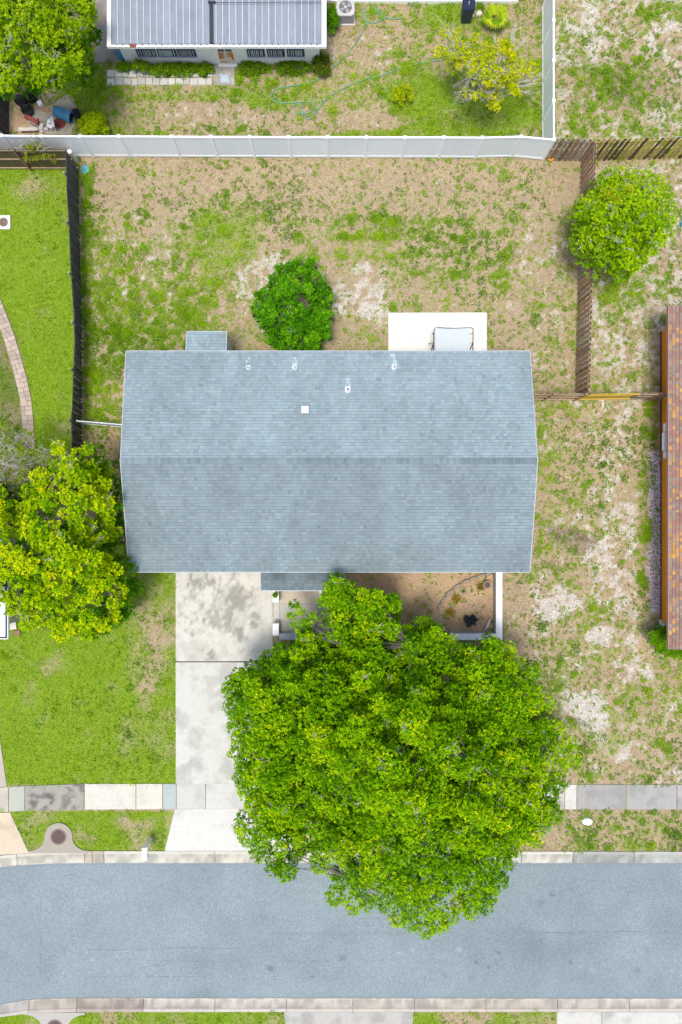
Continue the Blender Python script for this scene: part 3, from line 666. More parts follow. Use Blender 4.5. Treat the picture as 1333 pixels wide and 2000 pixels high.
# porch roof over the front door, lower and steeper
pl, pr_ = pr(510,1153,2.28), pr(672,1153,2.28); tl_, tr_ = Vector((pl.x, FL.y+.10, 2.42)), Vector((pr_.x, FL.y+.10, 2.42))
def porch():
    mb = MB(); rnd = random.Random(3); L = tl_.y-pl.y; x = pl.x
    while x < pr_.x-.02:
        w_ = rnd.choice((.10,.14,.2)); x1 = min(pr_.x, x+w_)
        for k in range(6):
            y0 = pl.y+k*L/6; y1 = pl.y+(k+1)*L/6-.006; z0 = 2.28+k*.14/6; c = rnd.choice((.66,.70,.74,.78,.82))*(.50+.45*float(vn(np.array(x), np.array(k*.3), .9, 2)))
            b = len(mb.v); mb.v += [(x,y0,z0+.014),(x1-.008,y0,z0+.014),(x1-.008,y1,z0+.03),(x,y1,z0+.03),(x,y0,z0-.004),(x1-.008,y0,z0-.004)]
            mb.c += [(c*.98,c,c*1.0)]*6; mb.f += [(b,b+1,b+2,b+3),(b+4,b+5,b+1,b)]
        x += w_
    o = mb.build('porch_shingles', M['shingle'], house); o['kind'] = 'stuff'
    MB().hexa([pl+Vector((0,0,-.06)), pr_+Vector((0,0,-.06)), tr_+Vector((0,0,-.06)), tl_+Vector((0,0,-.06))], [pl, pr_, tr_, tl_]).build('porch_deck', M['under'], house)
    m_ = MB(); edge(pl, pr_, (0,-1,0), mb=m_, h=.1); edge(pl, tl_, (-1,0,0), mb=m_, h=.1); edge(pr_, tr_, (1,0,0), mb=m_, h=.1); m_.build('porch_fascia', M['fascia'], house)
porch()
# white cabinet on the left gable, small rail beside the bay
t = thing('utility_cabinet', 'white metal cabinet against the left gable under the roof edge', 'cabinet', (-10.0, 6.7, 0))
MB().box(-10.22, -9.45, 5.95, 7.2, 0, 1.15).build('cabinet_body', M['white_plastic'], t)
MB().box(-10.25, -9.44, 5.92, 7.23, 1.15, 1.19).build('cabinet_lid', M['white_plastic'], t)
a, b, c = P(443,677,.9), P(453,677,.9), P(453,688,.9)
tag(MB().tube([(a[0],a[1],0),a,b,c,(c[0],c[1],0)], .02, 6).build('handrail', M['wood_tan']), 'thin tan handrail in the corner beside the back bay', 'handrail')

# ------------------------------------------------------------ porch floor, planters, courtyard wall
porch_floor = tag(link('porch_floor', None), kind='structure')
grid_slab('slab', [G2(534.8,1243), G2(546,1243), G2(546,1128), G2(534.8,1128)], .06, conc((.52,.50,.46), DIRT, .4, .3, 2), porch_floor)
grid_slab('slab', [G2(546.6,1243), G2(660,1243), G2(660,1179), G2(546.6,1179)], .10, conc((.46,.44,.40), DIRT, .4, .7, 4), porch_floor)
grid_slab('slab', [G2(546.6,1178.4), G2(628,1178.4), G2(628,1115), G2(546.6,1115)], .14, conc((.54,.47,.38), DIRT, .15, .7, 5), porch_floor)
gw = thing('garden_wall', 'low white stucco wall with a flat cap around the front courtyard', 'wall', (6.5, -5.5, 0))
xi, xo, yi, yo, h = 7.51, 7.80, -5.90, -6.19, .65
MB().box(xi, xo, yo, FL.y+.6, -.1, h-.06).build('side_wall', pm('grey_stucco', (.42,.45,.46), .85, .15, 3, 40), gw)
MB().box(-3.0, xi, yo, yi, -.1, h-.06).build('front_wall', bpy.data.materials['grey_stucco'], gw)
MB().box(xi-.005, xo+.01, yo-.01, FL.y+.6, h-.058, h).build('wall_cap', M['stucco'], gw)
MB().box(-2.2, xi-.007, yo-.01, yi+.005, h-.057, h+.001).build('wall_cap', M['stucco'], gw)
for (u0, v0, u1, v1, lab, nm) in ((533,1152,545,1176,'white square pier beside the porch carrying a green potted ball','gate_pier'), (533,1218,545,1241,'white square pier at the tree side of the porch step','gate_pier')):
    h = .75; a, b = P(u0, v1, h), P(u1, v0, h); t = thing(nm, lab, 'pier', ((a[0]+b[0])/2, (a[1]+b[1])/2, 0), 'piers by the porch')
    MB().box(a[0]+.01, b[0]-.01, a[1]+.01, b[1]-.01, 0, h-.06).build('shaft', M['cream'], t)
    MB().box(a[0], b[0], a[1], b[1], h-.06, h).build('cap', M['stucco'], t)
a = P(626.5,1160,.7); MBw = MB().box(a[0]-.05, a[0]+.06, -4.25, -3.0, 0, .7)
tag(MBw.build('porch_rail_wall', M['stucco']), 'narrow white wall end at the right edge of the porch floor', 'wall')

# ------------------------------------------------------------ patio and swing
patio = tag(link('patio', None), kind='structure')
grid_slab('slab', [G2(759,700), G2(951,700), G2(950.5,611), G2(759,611.5)], .05, conc((.78,.745,.68), (.55,.45,.33), .14, .5, 3, thr=.6), patio)
def swing():
    x0, y0, _ = P(849, 640, 1.9); x1 = P(924.5, 641, 1.9)[0]; t = thing('patio_swing', 'grey cloth canopy of a metal framed swing on the back patio slab', 'swing', ((x0+x1)/2, y0-.7, 0))
    zt = 1.9; fr = .022; yb = y0-1.35
    MB().tube([(x0-.05,yb,zt-.02),(x0-.02,y0-.12,zt),(x0+.02,y0-.02,zt),(x0+.12,y0,zt),((x0+x1)/2,y0-.03,zt-.02),(x1-.12,y0,zt),(x1-.02,y0-.03,zt),(x1,y0-.12,zt),(x1-.01,yb,zt-.02)], fr, 8).build('canopy_frame', M['dark_metal'], t)
    for xx in (x0-.03, x1):
        MB().tube([(xx,y0-.30,0.05),(xx,y0-.68,zt-.03),(xx,yb+.25,.05)], .025, 8).build('leg', M['dark_metal'], t)
    MB().tube([(x0-.10,y0-.28,zt-.01),(x0-.0,y0-.28,zt-.01)], .03, 6).build('knob', M['dark_metal'], t)
    MB().tube([(x1-.14,y0-.28,zt-.02),(x1,y0-.28,zt-.01)], .018, 6).build('bracket', M['dark_metal'], t)
    mb = MB(); xr = x1-.16; n = 16; m = 10
    for i in range(n+1):
        for j in range(m+1):
            s, q = i/n, j/m; sag = .05*math.sin(math.pi*s)*math.sin(math.pi*q)
            mb.v.append((x0+.03+(xr-x0-.03)*s, y0-.015-.035*math.sin(math.pi*s)*(1-q)-q*1.32, zt+.02-sag)); mb.c.append((1,1,1))
    mb.f = [(i*(m+1)+j, i*(m+1)+j+1, (i+1)*(m+1)+j+1, (i+1)*(m+1)+j) for i in range(n) for j in range(m)]
    mb.build('canopy', M['cloth'], t, True)
    MB().box(x0+.1, x1-.2, y0-1.2, y0-.75, .42, .5).build('seat', M['cloth'], t)
    MB().box(x0+.1, x1-.2, y0-1.28, y0-1.2, .45, .95).build('backrest', M['cloth'], t)
swing()

# ------------------------------------------------------------ fences
def vinyl_run(pts, lab, skip_first=False, zt=1.83):
    c = Vector((*pts[len(pts)//2], 0)); t = thing('vinyl_fence', lab, 'fence', c)
    for i, p in enumerate(pts):
        if not (skip_first and i == 0):
            po = block('post', M['vinyl'], (p[0], p[1], zt/2), (.125,.125,zt), t)
            cp = MB().add([(p[0]-.08,p[1]-.08,zt),(p[0]+.08,p[1]-.08,zt),(p[0]+.08,p[1]+.08,zt),(p[0]-.08,p[1]+.08,zt),(p[0],p[1],zt+.07)], [(0,1,4),(1,2,4),(2,3,4),(3,0,4),(3,2,1,0)])
            cp.build('post_cap', M['vrail'], t)
        if i+1 < len(pts):
            q = pts[i+1]; dx, dy = q[0]-p[0], q[1]-p[1]; L = math.hypot(dx, dy)-.125; a = math.atan2(dy, dx); m = ((p[0]+q[0])/2, (p[1]+q[1])/2)
            block('panel', M['vpanel'], (m[0], m[1], zt/2), (L,.04,zt-.3), t, (0,0,a))
            block('top_rail', M['vrail'], (m[0], m[1], zt-.09), (L,.075,.13), t, (0,0,a))
            block('bottom_rail', M['vrail'], (m[0], m[1], .1), (L,.07,.15), t, (0,0,a))
    return t
us = [-74,3,80,156,232,335,412,488,564,640,716,792,868,943,1018.7,1083]
vs = [263.5,264,265,265.5,265.5,266,266.5,266.5,267,267,267.2,267.5,267.5,268,266,272]
npts = [P(u, v, 1.83)[:2] for u, v in zip(us, vs)]
vinyl_run(npts, 'long white vinyl privacy fence between the back yard and the yard behind')
ept = [npts[-1]]+[P(1082.3, v, 1.83)[:2] for v in (196,117.5,39,-40)]
vinyl_run(ept, 'white vinyl privacy fence running up to the top edge right of the yellow tree', True)
def picket_run(p, q, lab, mats, name='picket_fence', pitch=.25, zt=1.80, bw=.125, both=True, posts=(), rails=(.3,.95,1.55), lean=0, cat='fence', caps=True, group=None, seed=0):
    rnd = random.Random(seed); dx, dy = q[0]-p[0], q[1]-p[1]; L = math.hypot(dx, dy); a = math.atan2(dy, dx); n = int(L/pitch); ux, uy = dx/L, dy/L; nx, ny = -uy, ux
    t = thing(name, lab, cat, ((p[0]+q[0])/2, (p[1]+q[1])/2, 0), group)
    for side in ((1,-1) if both else (1,)):
        for k in range(n):
            s = (k+.5+(.5 if side < 0 else 0))*pitch
            if s > L-.03: continue
            h = zt+rnd.uniform(-.03, .02); off = side*.05 if both else .035
            o = block('picket', M[rnd.choice(mats)], (p[0]+ux*s+nx*off, p[1]+uy*s+ny*off, h/2+.01), (bw,.02,h), t, (rnd.uniform(-.012,.012)+lean, rnd.uniform(-.012,.012), a))
            if caps and side > 0 and rnd.random() < .8:
                block('picket_end', M['wood_end'], (p[0]+ux*s+nx*off, p[1]+uy*s+ny*off, h+.016), (bw*.8,.022,.01), t, (0,0,a))
    for z in rails: block('rail', M[mats[0]], ((p[0]+q[0])/2, (p[1]+q[1])/2, z), (L,.038,.085), t, (0,0,a))
    for s in posts: block('post', M[mats[-1]], (p[0]+ux*s-nx*.0, p[1]+uy*s-ny*.0, zt/2+.03), (.09,.075,zt+.08), t, (0,0,a))
    return t
cx, cy = npts[-1]; J = P(1163, 274, 1.80)
picket_run((cx+.09, cy-.0), (J[0]-.05, J[1]), 'short grey brown shadowbox picket fence joining the white fence corner', ('wood_grey','wood_grey','wood_brown'), posts=(1.05,), seed=1)
Eend = P(1420, 267, 1.8)
picket_run((J[0]+.08, J[1]), Eend[:2], 'mossy yellow green shadowbox picket fence at the upper right edge', ('wood_moss','wood_moss','wood_olive'), posts=(2.35,4.75), seed=2)
Sx, Sy = P(1150, 771, 1.8)[:2]
picket_run((J[0]+.0, J[1]-.12), (Sx+.02, Sy+.1), 'weathered brown shadowbox picket fence running down beside the round tree', ('wood_brown','wood_brown','wood_grey'), posts=(.0,2.4,4.8,7.2,9.6,11.6), seed=3)
picket_run((8.45, Sy+.05), (Sx-.12, Sy+.02), 'thin tan board fence between the house and the brown picket fence', ('wood_tan','wood_brown'), pitch=.145, both=False, bw=.14, posts=(.1,1.5,3.0), caps=False, seed=4)
G0 = P(1146, 767, 1.8)[0]; G1 = P(1257, 767, 1.8)[0]
picket_run((Sx+.08, Sy+.02), (G1, Sy+.06), 'new yellow pine gate boards set between old brown fences', ('wood_new',), name='wooden_gate', pitch=.138, both=False, bw=.136, rails=(.35,1.5), caps=False, cat='gate', lean=.03, seed=5)
picket_run((G1+.06, Sy+.06), (15.74, Sy+.05), 'dark weathered board fence between the yellow gate and the orange wall', ('wood_grey','wood_brown'), pitch=.145, both=False, bw=.13, posts=(.8,), seed=6, caps=False)
# blackened fence on the left: top wanders, boards lean
def black_fence():
    Ys = [16.85,15.0,13.4,11.5,9.3,7.9,7.2,6.5,5.1,4.3,3.3,2.2]
    bx = [-12.98,-12.96,-12.93,-12.86,-12.80,-12.80,-12.80,-12.79,-12.80,-12.82,-12.82,-12.82]
    tx = [-12.90,-12.84,-12.74,-12.66,-12.50,-12.46,-12.50,-12.54,-12.58,-12.64,-12.60,-12.6]
    t = thing('board_fence', 'blackened leaning board fence between the bright lawn and the back yard', 'fence', (-12.85, 9, 0)); rnd = random.Random(9)
    y = 16.8; k = 0; pitch = .138; h = 1.72
    while y > 2.3 and k < 290:
        b = float(np.interp(-y, [-q for q in Ys], bx)); tt = float(np.interp(-y, [-q for q in Ys], tx)); hh = h+rnd.uniform(-.03,.04)
        ang = math.atan2(tt-b, hh)
        yy = y+rnd.uniform(-.006,.006)
        block('board', M['wood_black'], ((b+tt)/2+rnd.uniform(0,.02), yy, hh/2), (.02,.124,hh), t, (rnd.uniform(-.025,.02), ang, rnd.uniform(-.12,.12)))
        y -= pitch; k += 1
    for z in (.35,1.0,1.5):
        pts = [(b+(a-b)*z/h-.045, yq, z) for yq, b, a in zip(Ys, bx, tx)]
        MB().tube(pts, .035, 4).build('rail', M['wood_black'], t)
    pts = [(a-.012, yq, h+.03) for yq, a in zip(Ys, tx)]
    for yq in (15.9,13.6,11.2,8.9,6.7,4.3):
        b = float(np.interp(-yq, [-q for q in Ys], bx)); tt = float(np.interp(-yq, [-q for q in Ys], tx))
        MB().tube([(b-.10,yq,0),(tt-.11,yq,h+.06)], .05, 4).build('post', M['wood_grey'], t)
black_fence()
# brown rail side fence at upper left
def rail_fence():
    y0 = P(60, 294, 1.8)[1]; x1 = P(127, 294, 1.8)[0]; t = thing('rail_fence', 'olive stained plank fence seen from its rail side at the upper left', 'fence', (-15, y0, 0)); rnd = random.Random(2)
    x = -19.5
    while x < x1: block('board', M['wood_olive'], (x, y0+.06, .9), (.137,.02,1.8+rnd.uniform(-.04,.04)), t, (0,rnd.uniform(-.01,.01),0)); x += .142
    for z in (.12,.95,1.72): block('rail', M['wood_tan'] if z < 1.7 else M['wood_grey'], ((x1-19.5)/2, y0+.03, z), (x1+19.5,.04,.07), t)
    for u in (27, -70): xx = P(u, 294, 1.8)[0]; block('post', M['wood_brown'], (xx, y0-.0, .92), (.10,.10,1.88), t)
rail_fence()
def grey_fence():
    t = thing('grey_fence', 'dark grey plank fence running up the left edge behind the clutter', 'fence', (-16.35, 21, 0)); rnd = random.Random(2)
    y = 18.0
    while y < 27: block('board', M['wood_black'], (-16.4, y, .85), (.02,.137,1.7+rnd.uniform(-.03,.03)), t, (0,rnd.uniform(-.01,.01),0)); y += .143
    for z in (.4,1.4): block('rail', M['wood_brown'], (-16.45, 22.5, z), (.04,9,.08), t)
grey_fence()
t = thing('steel_post', 'thin galvanised steel post standing by the grey fence at the left edge', 'post', (-16.1, 18.3, 0))
MB().tube([(-16.15,18.0,0),(-16.15,18.0,1.7)], .03, 8).build('shaft', M['seam'], t)
def metal_fence():
    a = P(151, 822, 1.2); b = P(240, 829.5, 1.2); t = thing('metal_gate', 'narrow pale metal gate between the blackened fence and the house', 'gate', ((a[0]+b[0])/2, (a[1]+b[1])/2, 0))
    dx, dy = b[0]-a[0], b[1]-a[1]; L = math.hypot(dx, dy); an = math.atan2(dy, dx)
    for z in (.15, 1.18): block('rail', M['seam'], ((a[0]+b[0])/2, (a[1]+b[1])/2, z), (L,.045,.045), t, (0,0,an))
    for s in (0,.55,1.0): block('post', M['vrail'], (a[0]+dx*s, a[1]+dy*s, .62), (.06,.06,1.26), t, (0,0,an))
    for k in range(18): s = (k+.5)/18; block('bar', M['seam'], (a[0]+dx*s, a[1]+dy*s, .66), (.085,.014,1.0), t, (0,0,an))
metal_fence()

# ------------------------------------------------------------ neighbour house to the north
nh = thing('neighbour_house', 'white house with a seamed grey metal roof and rusty door at the top', 'house', (-6, 23.5, 0))
WY = 22.12; WX0, WX1 = -10.58, -1.05; ze = 2.28
def nz(y): return 2.28+(y-21.5)*.035
MB().box(WX0, WX1, WY, 28.5, -.05, 2.2).build('wall', M['white_paint'], nh)
yf = P(400, 86, ze)[1]; xl = P(218, 50, ze)[0]; xr = P(628.5, 50, ze)[0]; x = xl; k = 0
nseam = 32; pw = (xr-xl)/nseam
MB().hexa([(xl,yf,nz(yf)-.08),(xr,yf,nz(yf)-.08),(xr,28.8,nz(28.8)-.08),(xl,28.8,nz(28.8)-.08)], [(xl,yf,nz(yf)-.03),(xr,yf,nz(yf)-.03),(xr,28.8,nz(28.8)-.03),(xl,28.8,nz(28.8)-.03)]).build('roof_deck', M['under'], nh)
ang = math.atan(.035)
for k in range(nseam):
    xc = xl+(k+.5)*pw; ym = (yf+28.8)/2
    block('roof_panel', M['sheet'], (xc, ym, nz(ym)-.012), (pw-.035, (28.8-yf), .02), nh, (ang,0,0))
    if k and k != 15: block('seam', M['seam'], (xl+k*pw, ym, nz(ym)+.012), (.026, (28.8-yf), .05), nh, (ang,0,0))
MB().box(P(411,50,ze)[0], P(417.5,50,ze)[0], yf, P(411,4,2.5)[1], nz(yf)+.02, nz(yf)+.09).build('flashing_strip', M['tar'], nh)
MB().box(P(408,4,ze)[0], P(423,4,ze)[0], P(411,5.5,2.45)[1], P(411,1.5,2.45)[1], 2.42, 2.46).build('strip_cap', M['tar'], nh)
MB().tube([(P(420,6,2.45)[0],P(420,6,2.45)[1],2.48),(xr,P(420,5,2.45)[1],2.48)], .012, 5).build('cable', M['dark_metal'], nh)
# gutters and fascia
MB().box(P(209.5,80,ze)[0], xl-.005, P(300,92,ze)[1], 28.8, ze-.12, ze+.03).build('side_fascia', M['white_paint'], nh)
MB().box(xr+.005, P(638,80,ze)[0], P(300,92,ze)[1], 28.8, ze-.12, ze+.03).build('side_fascia', M['vrail'], nh)
MB().box(xl, xr, P(300,91.5,ze)[1], yf-.004, ze-.14, ze-.02).build('front_fascia', M['white_paint'], nh)
MB().box(xl, xr, yf-.05, yf-.002, ze-.012, ze+.012).build('gutter_shadow_strip', M['gutter_dark'], nh)  # dark strip stands in for the shadow in the gutter
for k in range(nseam+1):
    if k % 1 == 0: block('rafter_end', M['vrail'] if k != 3 else M['red_paint'], (xl+k*pw*.985+.1, P(300,89,ze)[1]-.02, ze-.0), (.22 if k % 3 else .27,.10,.05), nh)
def zwall(v): 
    return CAM_H-WY*FPX/(1000-v)
def nwin(u0, u1):
    zt, zb = zwall(95.5)-.02, zwall(108.5); zm = (zt+zb)/2; k = (CAM_H-zm)/FPX; x0, x1 = (u0-666.5)*k, (u1-666.5)*k
    f = MB().box(x0-.03, x1+.03, WY-.03, WY-.002, zb-.03, zt+.03).build('window', M['blueframe'], nh)
    MB().box(x0, x1, WY-.038, WY-.033, zb+.04, zt-.02).build('pane', M['glass'], f)
    s = MB(); x = x0+.05
    rnd = random.Random(int(u0))
    while x < x1-.06: s.box(x, x+.035, WY-.046, WY-.041, zb+.05, zt-.03); x += rnd.choice((.07,.09,.12))
    s.build('blind_slats', M['blind'], f)
    MB().box(x0-.04, x1+.04, WY-.07, WY-.002, zb-.09, zb-.035).build('sill', M['ac_grey'], f)
for a, b in ((268.5,304),(309,344),(348,382),(484,516.5),(523,555.5),(562,594)): nwin(a, b)
zt, zb = zwall(92)-.05, .12; k = (CAM_H-1.0)/FPX; dx0, dx1 = (424-666.5)*k, (455-666.5)*k
dr = MB().box(dx0-.05, dx1+.05, WY-.035, WY-.002, zb, zt).build('door_frame', M['white_paint'], nh)
MB().box(dx0+.02, dx1-.02, WY-.05, WY-.037, zb+.03, zwall(101)).build('door_panel', M['rust'], dr)
MB().box(dx0+.05, (dx0+dx1)/2-.02, WY-.046, WY-.037, zwall(99.5), zwall(94.5)).build('door_pane', M['glass'], dr)
MB().box((dx0+dx1)/2+.02, dx1-.05, WY-.046, WY-.037, zwall(99.5), zwall(94.5)).build('door_pane', M['glass'], dr)
MB().box(dx0-.08, dx1+.08, WY-.16, WY-.04, .0, .11).build('door_sill', M['stucco'], nh)
# main block behind it
MB().box(WX1+.4, 8.55, 25.17, 28.5, -.05, 2.5).build('rear_wall', M['cream'], nh)
MB().box(WX1+.3, 8.7, 25.12, 25.17, -.05, .14).build('wall_footing', M['concrete'], nh)
MB().box(-.66, 8.9, 25.6, 30, 2.5, 2.62).build('rear_roof', M['sheet'], nh)
# shed at the top right
t = thing('shed', 'white shed corner just entering the frame at the top right', 'shed', (16, 26.5, 0))
MB().box(14.55, 19, 25.28, 28, 0, 2.1).build('wall', M['white_paint'], t); MB().box(14.45, 19.1, 25.35, 28.2, 2.1, 2.2).build('roof', M['pale_roof'], t)
MB().box(16.0, 16.5, 25.22, 25.275, .0, .12).build('door_step', M['stucco'], t)
# paving round that house
yard_path = tag(link('side_path', None), kind='structure')
grid_slab('slab', [G2(187,122), G2(232,122), G2(232,-60), G2(187,-60)], .01, conc((.30,.27,.25), (.16,.15,.14), .5, .7, 3), yard_path, step=.1)
grid_slab('slab', [G2(418.5,167), G2(458.5,166), G2(458.5,126), G2(418.5,126)], .01, conc((.45,.41,.37), (.22,.21,.2), .5, .5, 6), yard_path)
pad = MB().prism([G2(*p) for p in ((100,225),(104,205),(118,192),(135,183),(144,190),(149,205),(149,225),(146,250),(135,262),(95,262),(60,250),(50,225),(70,212))], -.1, .012, (.40,.35,.29)); pad.build('slab', M['concrete'], yard_path)
tp = tag(link('tile_path', None), kind='structure'); rnd = random.Random(6)
for r_, (v0, v1) in enumerate(((135,151),(152,167))):
    u = 209
    while u < 414:
        w_ = rnd.choice((12,14,16)); 
        if rnd.random() > (.30 if (r_ == 0 and u < 330) else .06):
            a = G2(u+w_/2, (v0+v1)/2+rnd.uniform(-1.2,1.2)); block('tile', M['tile'], (a[0], a[1], -.012+rnd.uniform(-.006,.012)), ((w_-1.4)/39.56, (v1-v0-1)/39.56*rnd.uniform(.85,1), .05), tp, (0,0,rnd.uniform(-.05,.05)))
        u += w_
# curved paver path on the left lawn
pp = tag(link('paver_path', None), kind='structure'); rnd = random.Random(8)
cl = [(-22,560),(-8,590),(6,625),(19,660),(31,700),(42,740),(51,780),(55,820),(57,850),(58,880)]
cl = [Vector(G2(*p)) for p in cl]; seg = []; pos_ = 0
def along(s):
    k = 0
    while k < len(cl)-2 and s > (cl[k+1]-cl[k]).length: s -= (cl[k+1]-cl[k]).length; k += 1
    dd = (cl[k+1]-cl[k]).normalized(); return cl[k]+dd*s, dd
tot = sum((cl[i+1]-cl[i]).length for i in range(len(cl)-1)); s = .1; k = 0
while s < tot-.1:
    p, dd = along(s); n_ = Vector((-dd.y, dd.x)); an = math.atan2(dd.y, dd.x); j = k % 3
    L_ = .235
    ws = ((.19,.37),(.28,.28),(.37,.19),(.19,.19,.18))[rnd.randint(0,3)]; o0 = -.28
    for wy in ws:
        off = o0+wy/2; o0 += wy; ds = L_/2; lx = L_-.014; wy -= .014; c = p+n_*off+dd*ds; block('paver', M['paver'], (c.x, c.y, rnd.uniform(-.006,.006)), (lx, wy, .06), pp, (rnd.uniform(-.01,.01),rnd.uniform(-.01,.01),an+rnd.uniform(-.03,.03)))
    s += L_; k += 1
# valve box on the left lawn
c = G2(8, 434.5); t = thing('valve_box', 'white square concrete collar round a dirty lid on the left lawn', 'utility box', (*c, 0))
m_ = MB(); o_, i_ = .33, .22
ring = [(c[0]+q*math.cos(R(45+90*k))*1.414, c[1]+q*math.sin(R(45+90*k))*1.414) for q in (o_,) for k in range(4)]
nn = 32; mb = MB()
for k in range(nn):
    a = 2*math.pi*k/nn; ca, sa_ = math.cos(a), math.sin(a); s_ = o_/max(abs(ca), abs(sa_))
    for rr, z in ((s_, -.1), (s_, .035), (i_, .035), (i_, -.05)): mb.v.append((c[0]+rr*ca, c[1]+rr*sa_*1.02, z)); mb.c.append((.74,.72,.66))
for k in range(nn):
    q = (k+1) % nn
    for j in range(3): mb.f.append((k*4+j, q*4+j, q*4+j+1, k*4+j+1))
mb.build('collar', M['concrete'], t); MB().lathe((*c, -.06), [(.215,0),(.215,.05),(.19,.055),(.02,.05)], 24).build('lid', pm('dirty_lid', (.18,.13,.10), .9, .5, 8, 40), t)

# ------------------------------------------------------------ house with the red roof on the right
eh = thing('red_roof_house', 'ochre walled house with a red and orange shingled roof at the right edge', 'house', (17, 1.5, 0))
wx = 15.79; wy0, wy1 = -5.40, 8.9
MB().box(wx, 27, wy0, wy1, -.05, 2.45).build('wall', M['ochre'], eh)
a, b = P(1305.5,597,2.6), P(1309.5,1268,2.6)
def red():
    ex0, ex1 = a[0], b[0]; y1, y0 = a[1], b[1]; tx = 21.5; sl = .24; L = math.hypot(tx-14.95, (tx-14.95)*sl)
    Vd = Vector((1,0,sl)).normalized(); U = Vector((0,-1,0)); Nn = Vector((-sl,0,1)).normalized()
    rnd = random.Random(21); mb = MB()
    pal = [(.40,.19,.155),(.36,.17,.15),(.33,.23,.23),(.30,.24,.25),(.42,.22,.17),(.38,.25,.23),(.62,.30,.085),(.58,.33,.12),(.34,.18,.17)]
    def colf(s, v, r): 
        c = r.choice(pal[:6]+[pal[6]]*(r.random() < .35)+([pal[6]] if float(vn(np.array(s), np.array(v), .5, 3)) > .52 else [pal[8]])+([pal[7]] if r.random() < .25 else [])); k = r.uniform(.68,.90); g = sum(c)/3; return ((c[0]*.85+g*.15)*k, (c[1]*.85+g*.15)*k*1.02, (c[2]*.85+g*.15)*k*.84)
    shingles(mb, (14.93, 0, 2.6), U, Vd, Nn, lambda v: (-y1, -y0), L, .15, .16, colf, rnd)
    o = mb.build('roof_shingles', M['red_shingle'], eh); o['kind'] = 'stuff'
    MB().hexa([(14.93,y0,2.52),(tx,y0,2.52+(tx-14.93)*sl),(tx,y1,2.52+(tx-14.93)*sl),(14.93,y1,2.52)], [(14.93,y0,2.598),(tx,y0,2.598+(tx-14.93)*sl),(tx,y1,2.598+(tx-14.93)*sl),(14.93,y1,2.598)]).build('roof_deck', pm('red_underlay', (.16,.08,.07), .9, .2, 4, 40), eh)
    MB().hexa([(tx,y0,2.6),(28,y0,2.0),(28,y1,2.0),(tx,y1,2.6)], [(tx,y0,2.598+(tx-14.93)*sl),(28,y0,2.7),(28,y1,2.7),(tx,y1,2.598+(tx-14.93)*sl)]).build('far_slope', bpy.data.materials['red_underlay'], eh)
    MB().box(14.90, 14.928, y0, y1, 2.46, 2.61).build('fascia', pm('maroon_fascia', (.36,.22,.20), .6, .1, 4, 30), eh)
red()
zc = 1.5
for (v0, v1, u0, z0, z1) in ((826,843,1300,1.70,1.9),(844,880,1298,1.72,1.95),(881,895,1300,1.70,1.9)):
    yy1 = (1000-v0)*(CAM_H-z1)/FPX; yy0 = (1000-v1)*(CAM_H-z1)/FPX; x0 = (u0-666.5)*(CAM_H-z1)/FPX
    f = MB().box(x0, wx, yy0+.01, yy1-.01, z0, z1).build('window_bay', M['white_plastic'], eh)
MB().box(wx-.04, wx-.002, wy0+.0, wy1, -.05, .12).build('plinth', pm('dark_plinth', (.20,.085,.05), .9, .2, 4, 40), eh)
for k, (u0, u1, v0, v1, zt) in enumerate(((1290.5,1294.4,1211,1223,.15),(1297,1300.6,1216,1224,.22),(1303.4,1310,1214,1226,.3))):
    p0, p1 = P(u0, v1, zt), P(u1, v0, zt)
    block('step_block', M['stucco'], ((p0[0]+p1[0])/2, (p0[1]+p1[1])/2, zt/2), (p1[0]-p0[0], p1[1]-p0[1], zt), thing('white_box', ('white box nearest the yard beside the round hedge','white box in the middle of three by the hedge','white box nearest the red roof by the hedge')[k], 'box', ((p0[0]+p1[0])/2, (p0[1]+p1[1])/2, 0), 'white boxes beside the hedge'))
# pebble strip
rs = np.random.RandomState(4); n = 2600; pu = rs.uniform(1273, 1291, n); pv = rs.uniform(885, 1195, n)
keep = rs.rand(n) < (.35+.65*sstep(.4,.6,fbm(pu/39, pv/39, .7, 2, 3))); pu, pv = pu[keep], pv[keep]; n = len(pu)
px, py = (pu-666.5)/39.56, (1000-pv)/39.56; rr = rs.uniform(.018,.045,n); an = rs.rand(n)*6.28
Vq = np.zeros((n,4,3)); 
for k in range(4): Vq[:,k,0] = px+np.cos(an+k*1.571)*rr; Vq[:,k,1] = py+np.sin(an+k*1.571)*rr*.8; Vq[:,k,2] = .0+rs.rand(n)*.015
top = np.stack([px,py,.03+rr*.6],-1); tri = np.concatenate([np.stack([Vq[:,k],Vq[:,(k+1)%4],top],1) for k in range(4)])
g_ = rs.rand(n)[:,None]; cc = np.where(g_ < .82, np.array([.75,.72,.78]), np.array([.25,.18,.22])); cc = np.tile(cc, (4,1))
tag(quads('pebble_strip', tri, cc, M['pebble'], None, 3), kind='stuff')

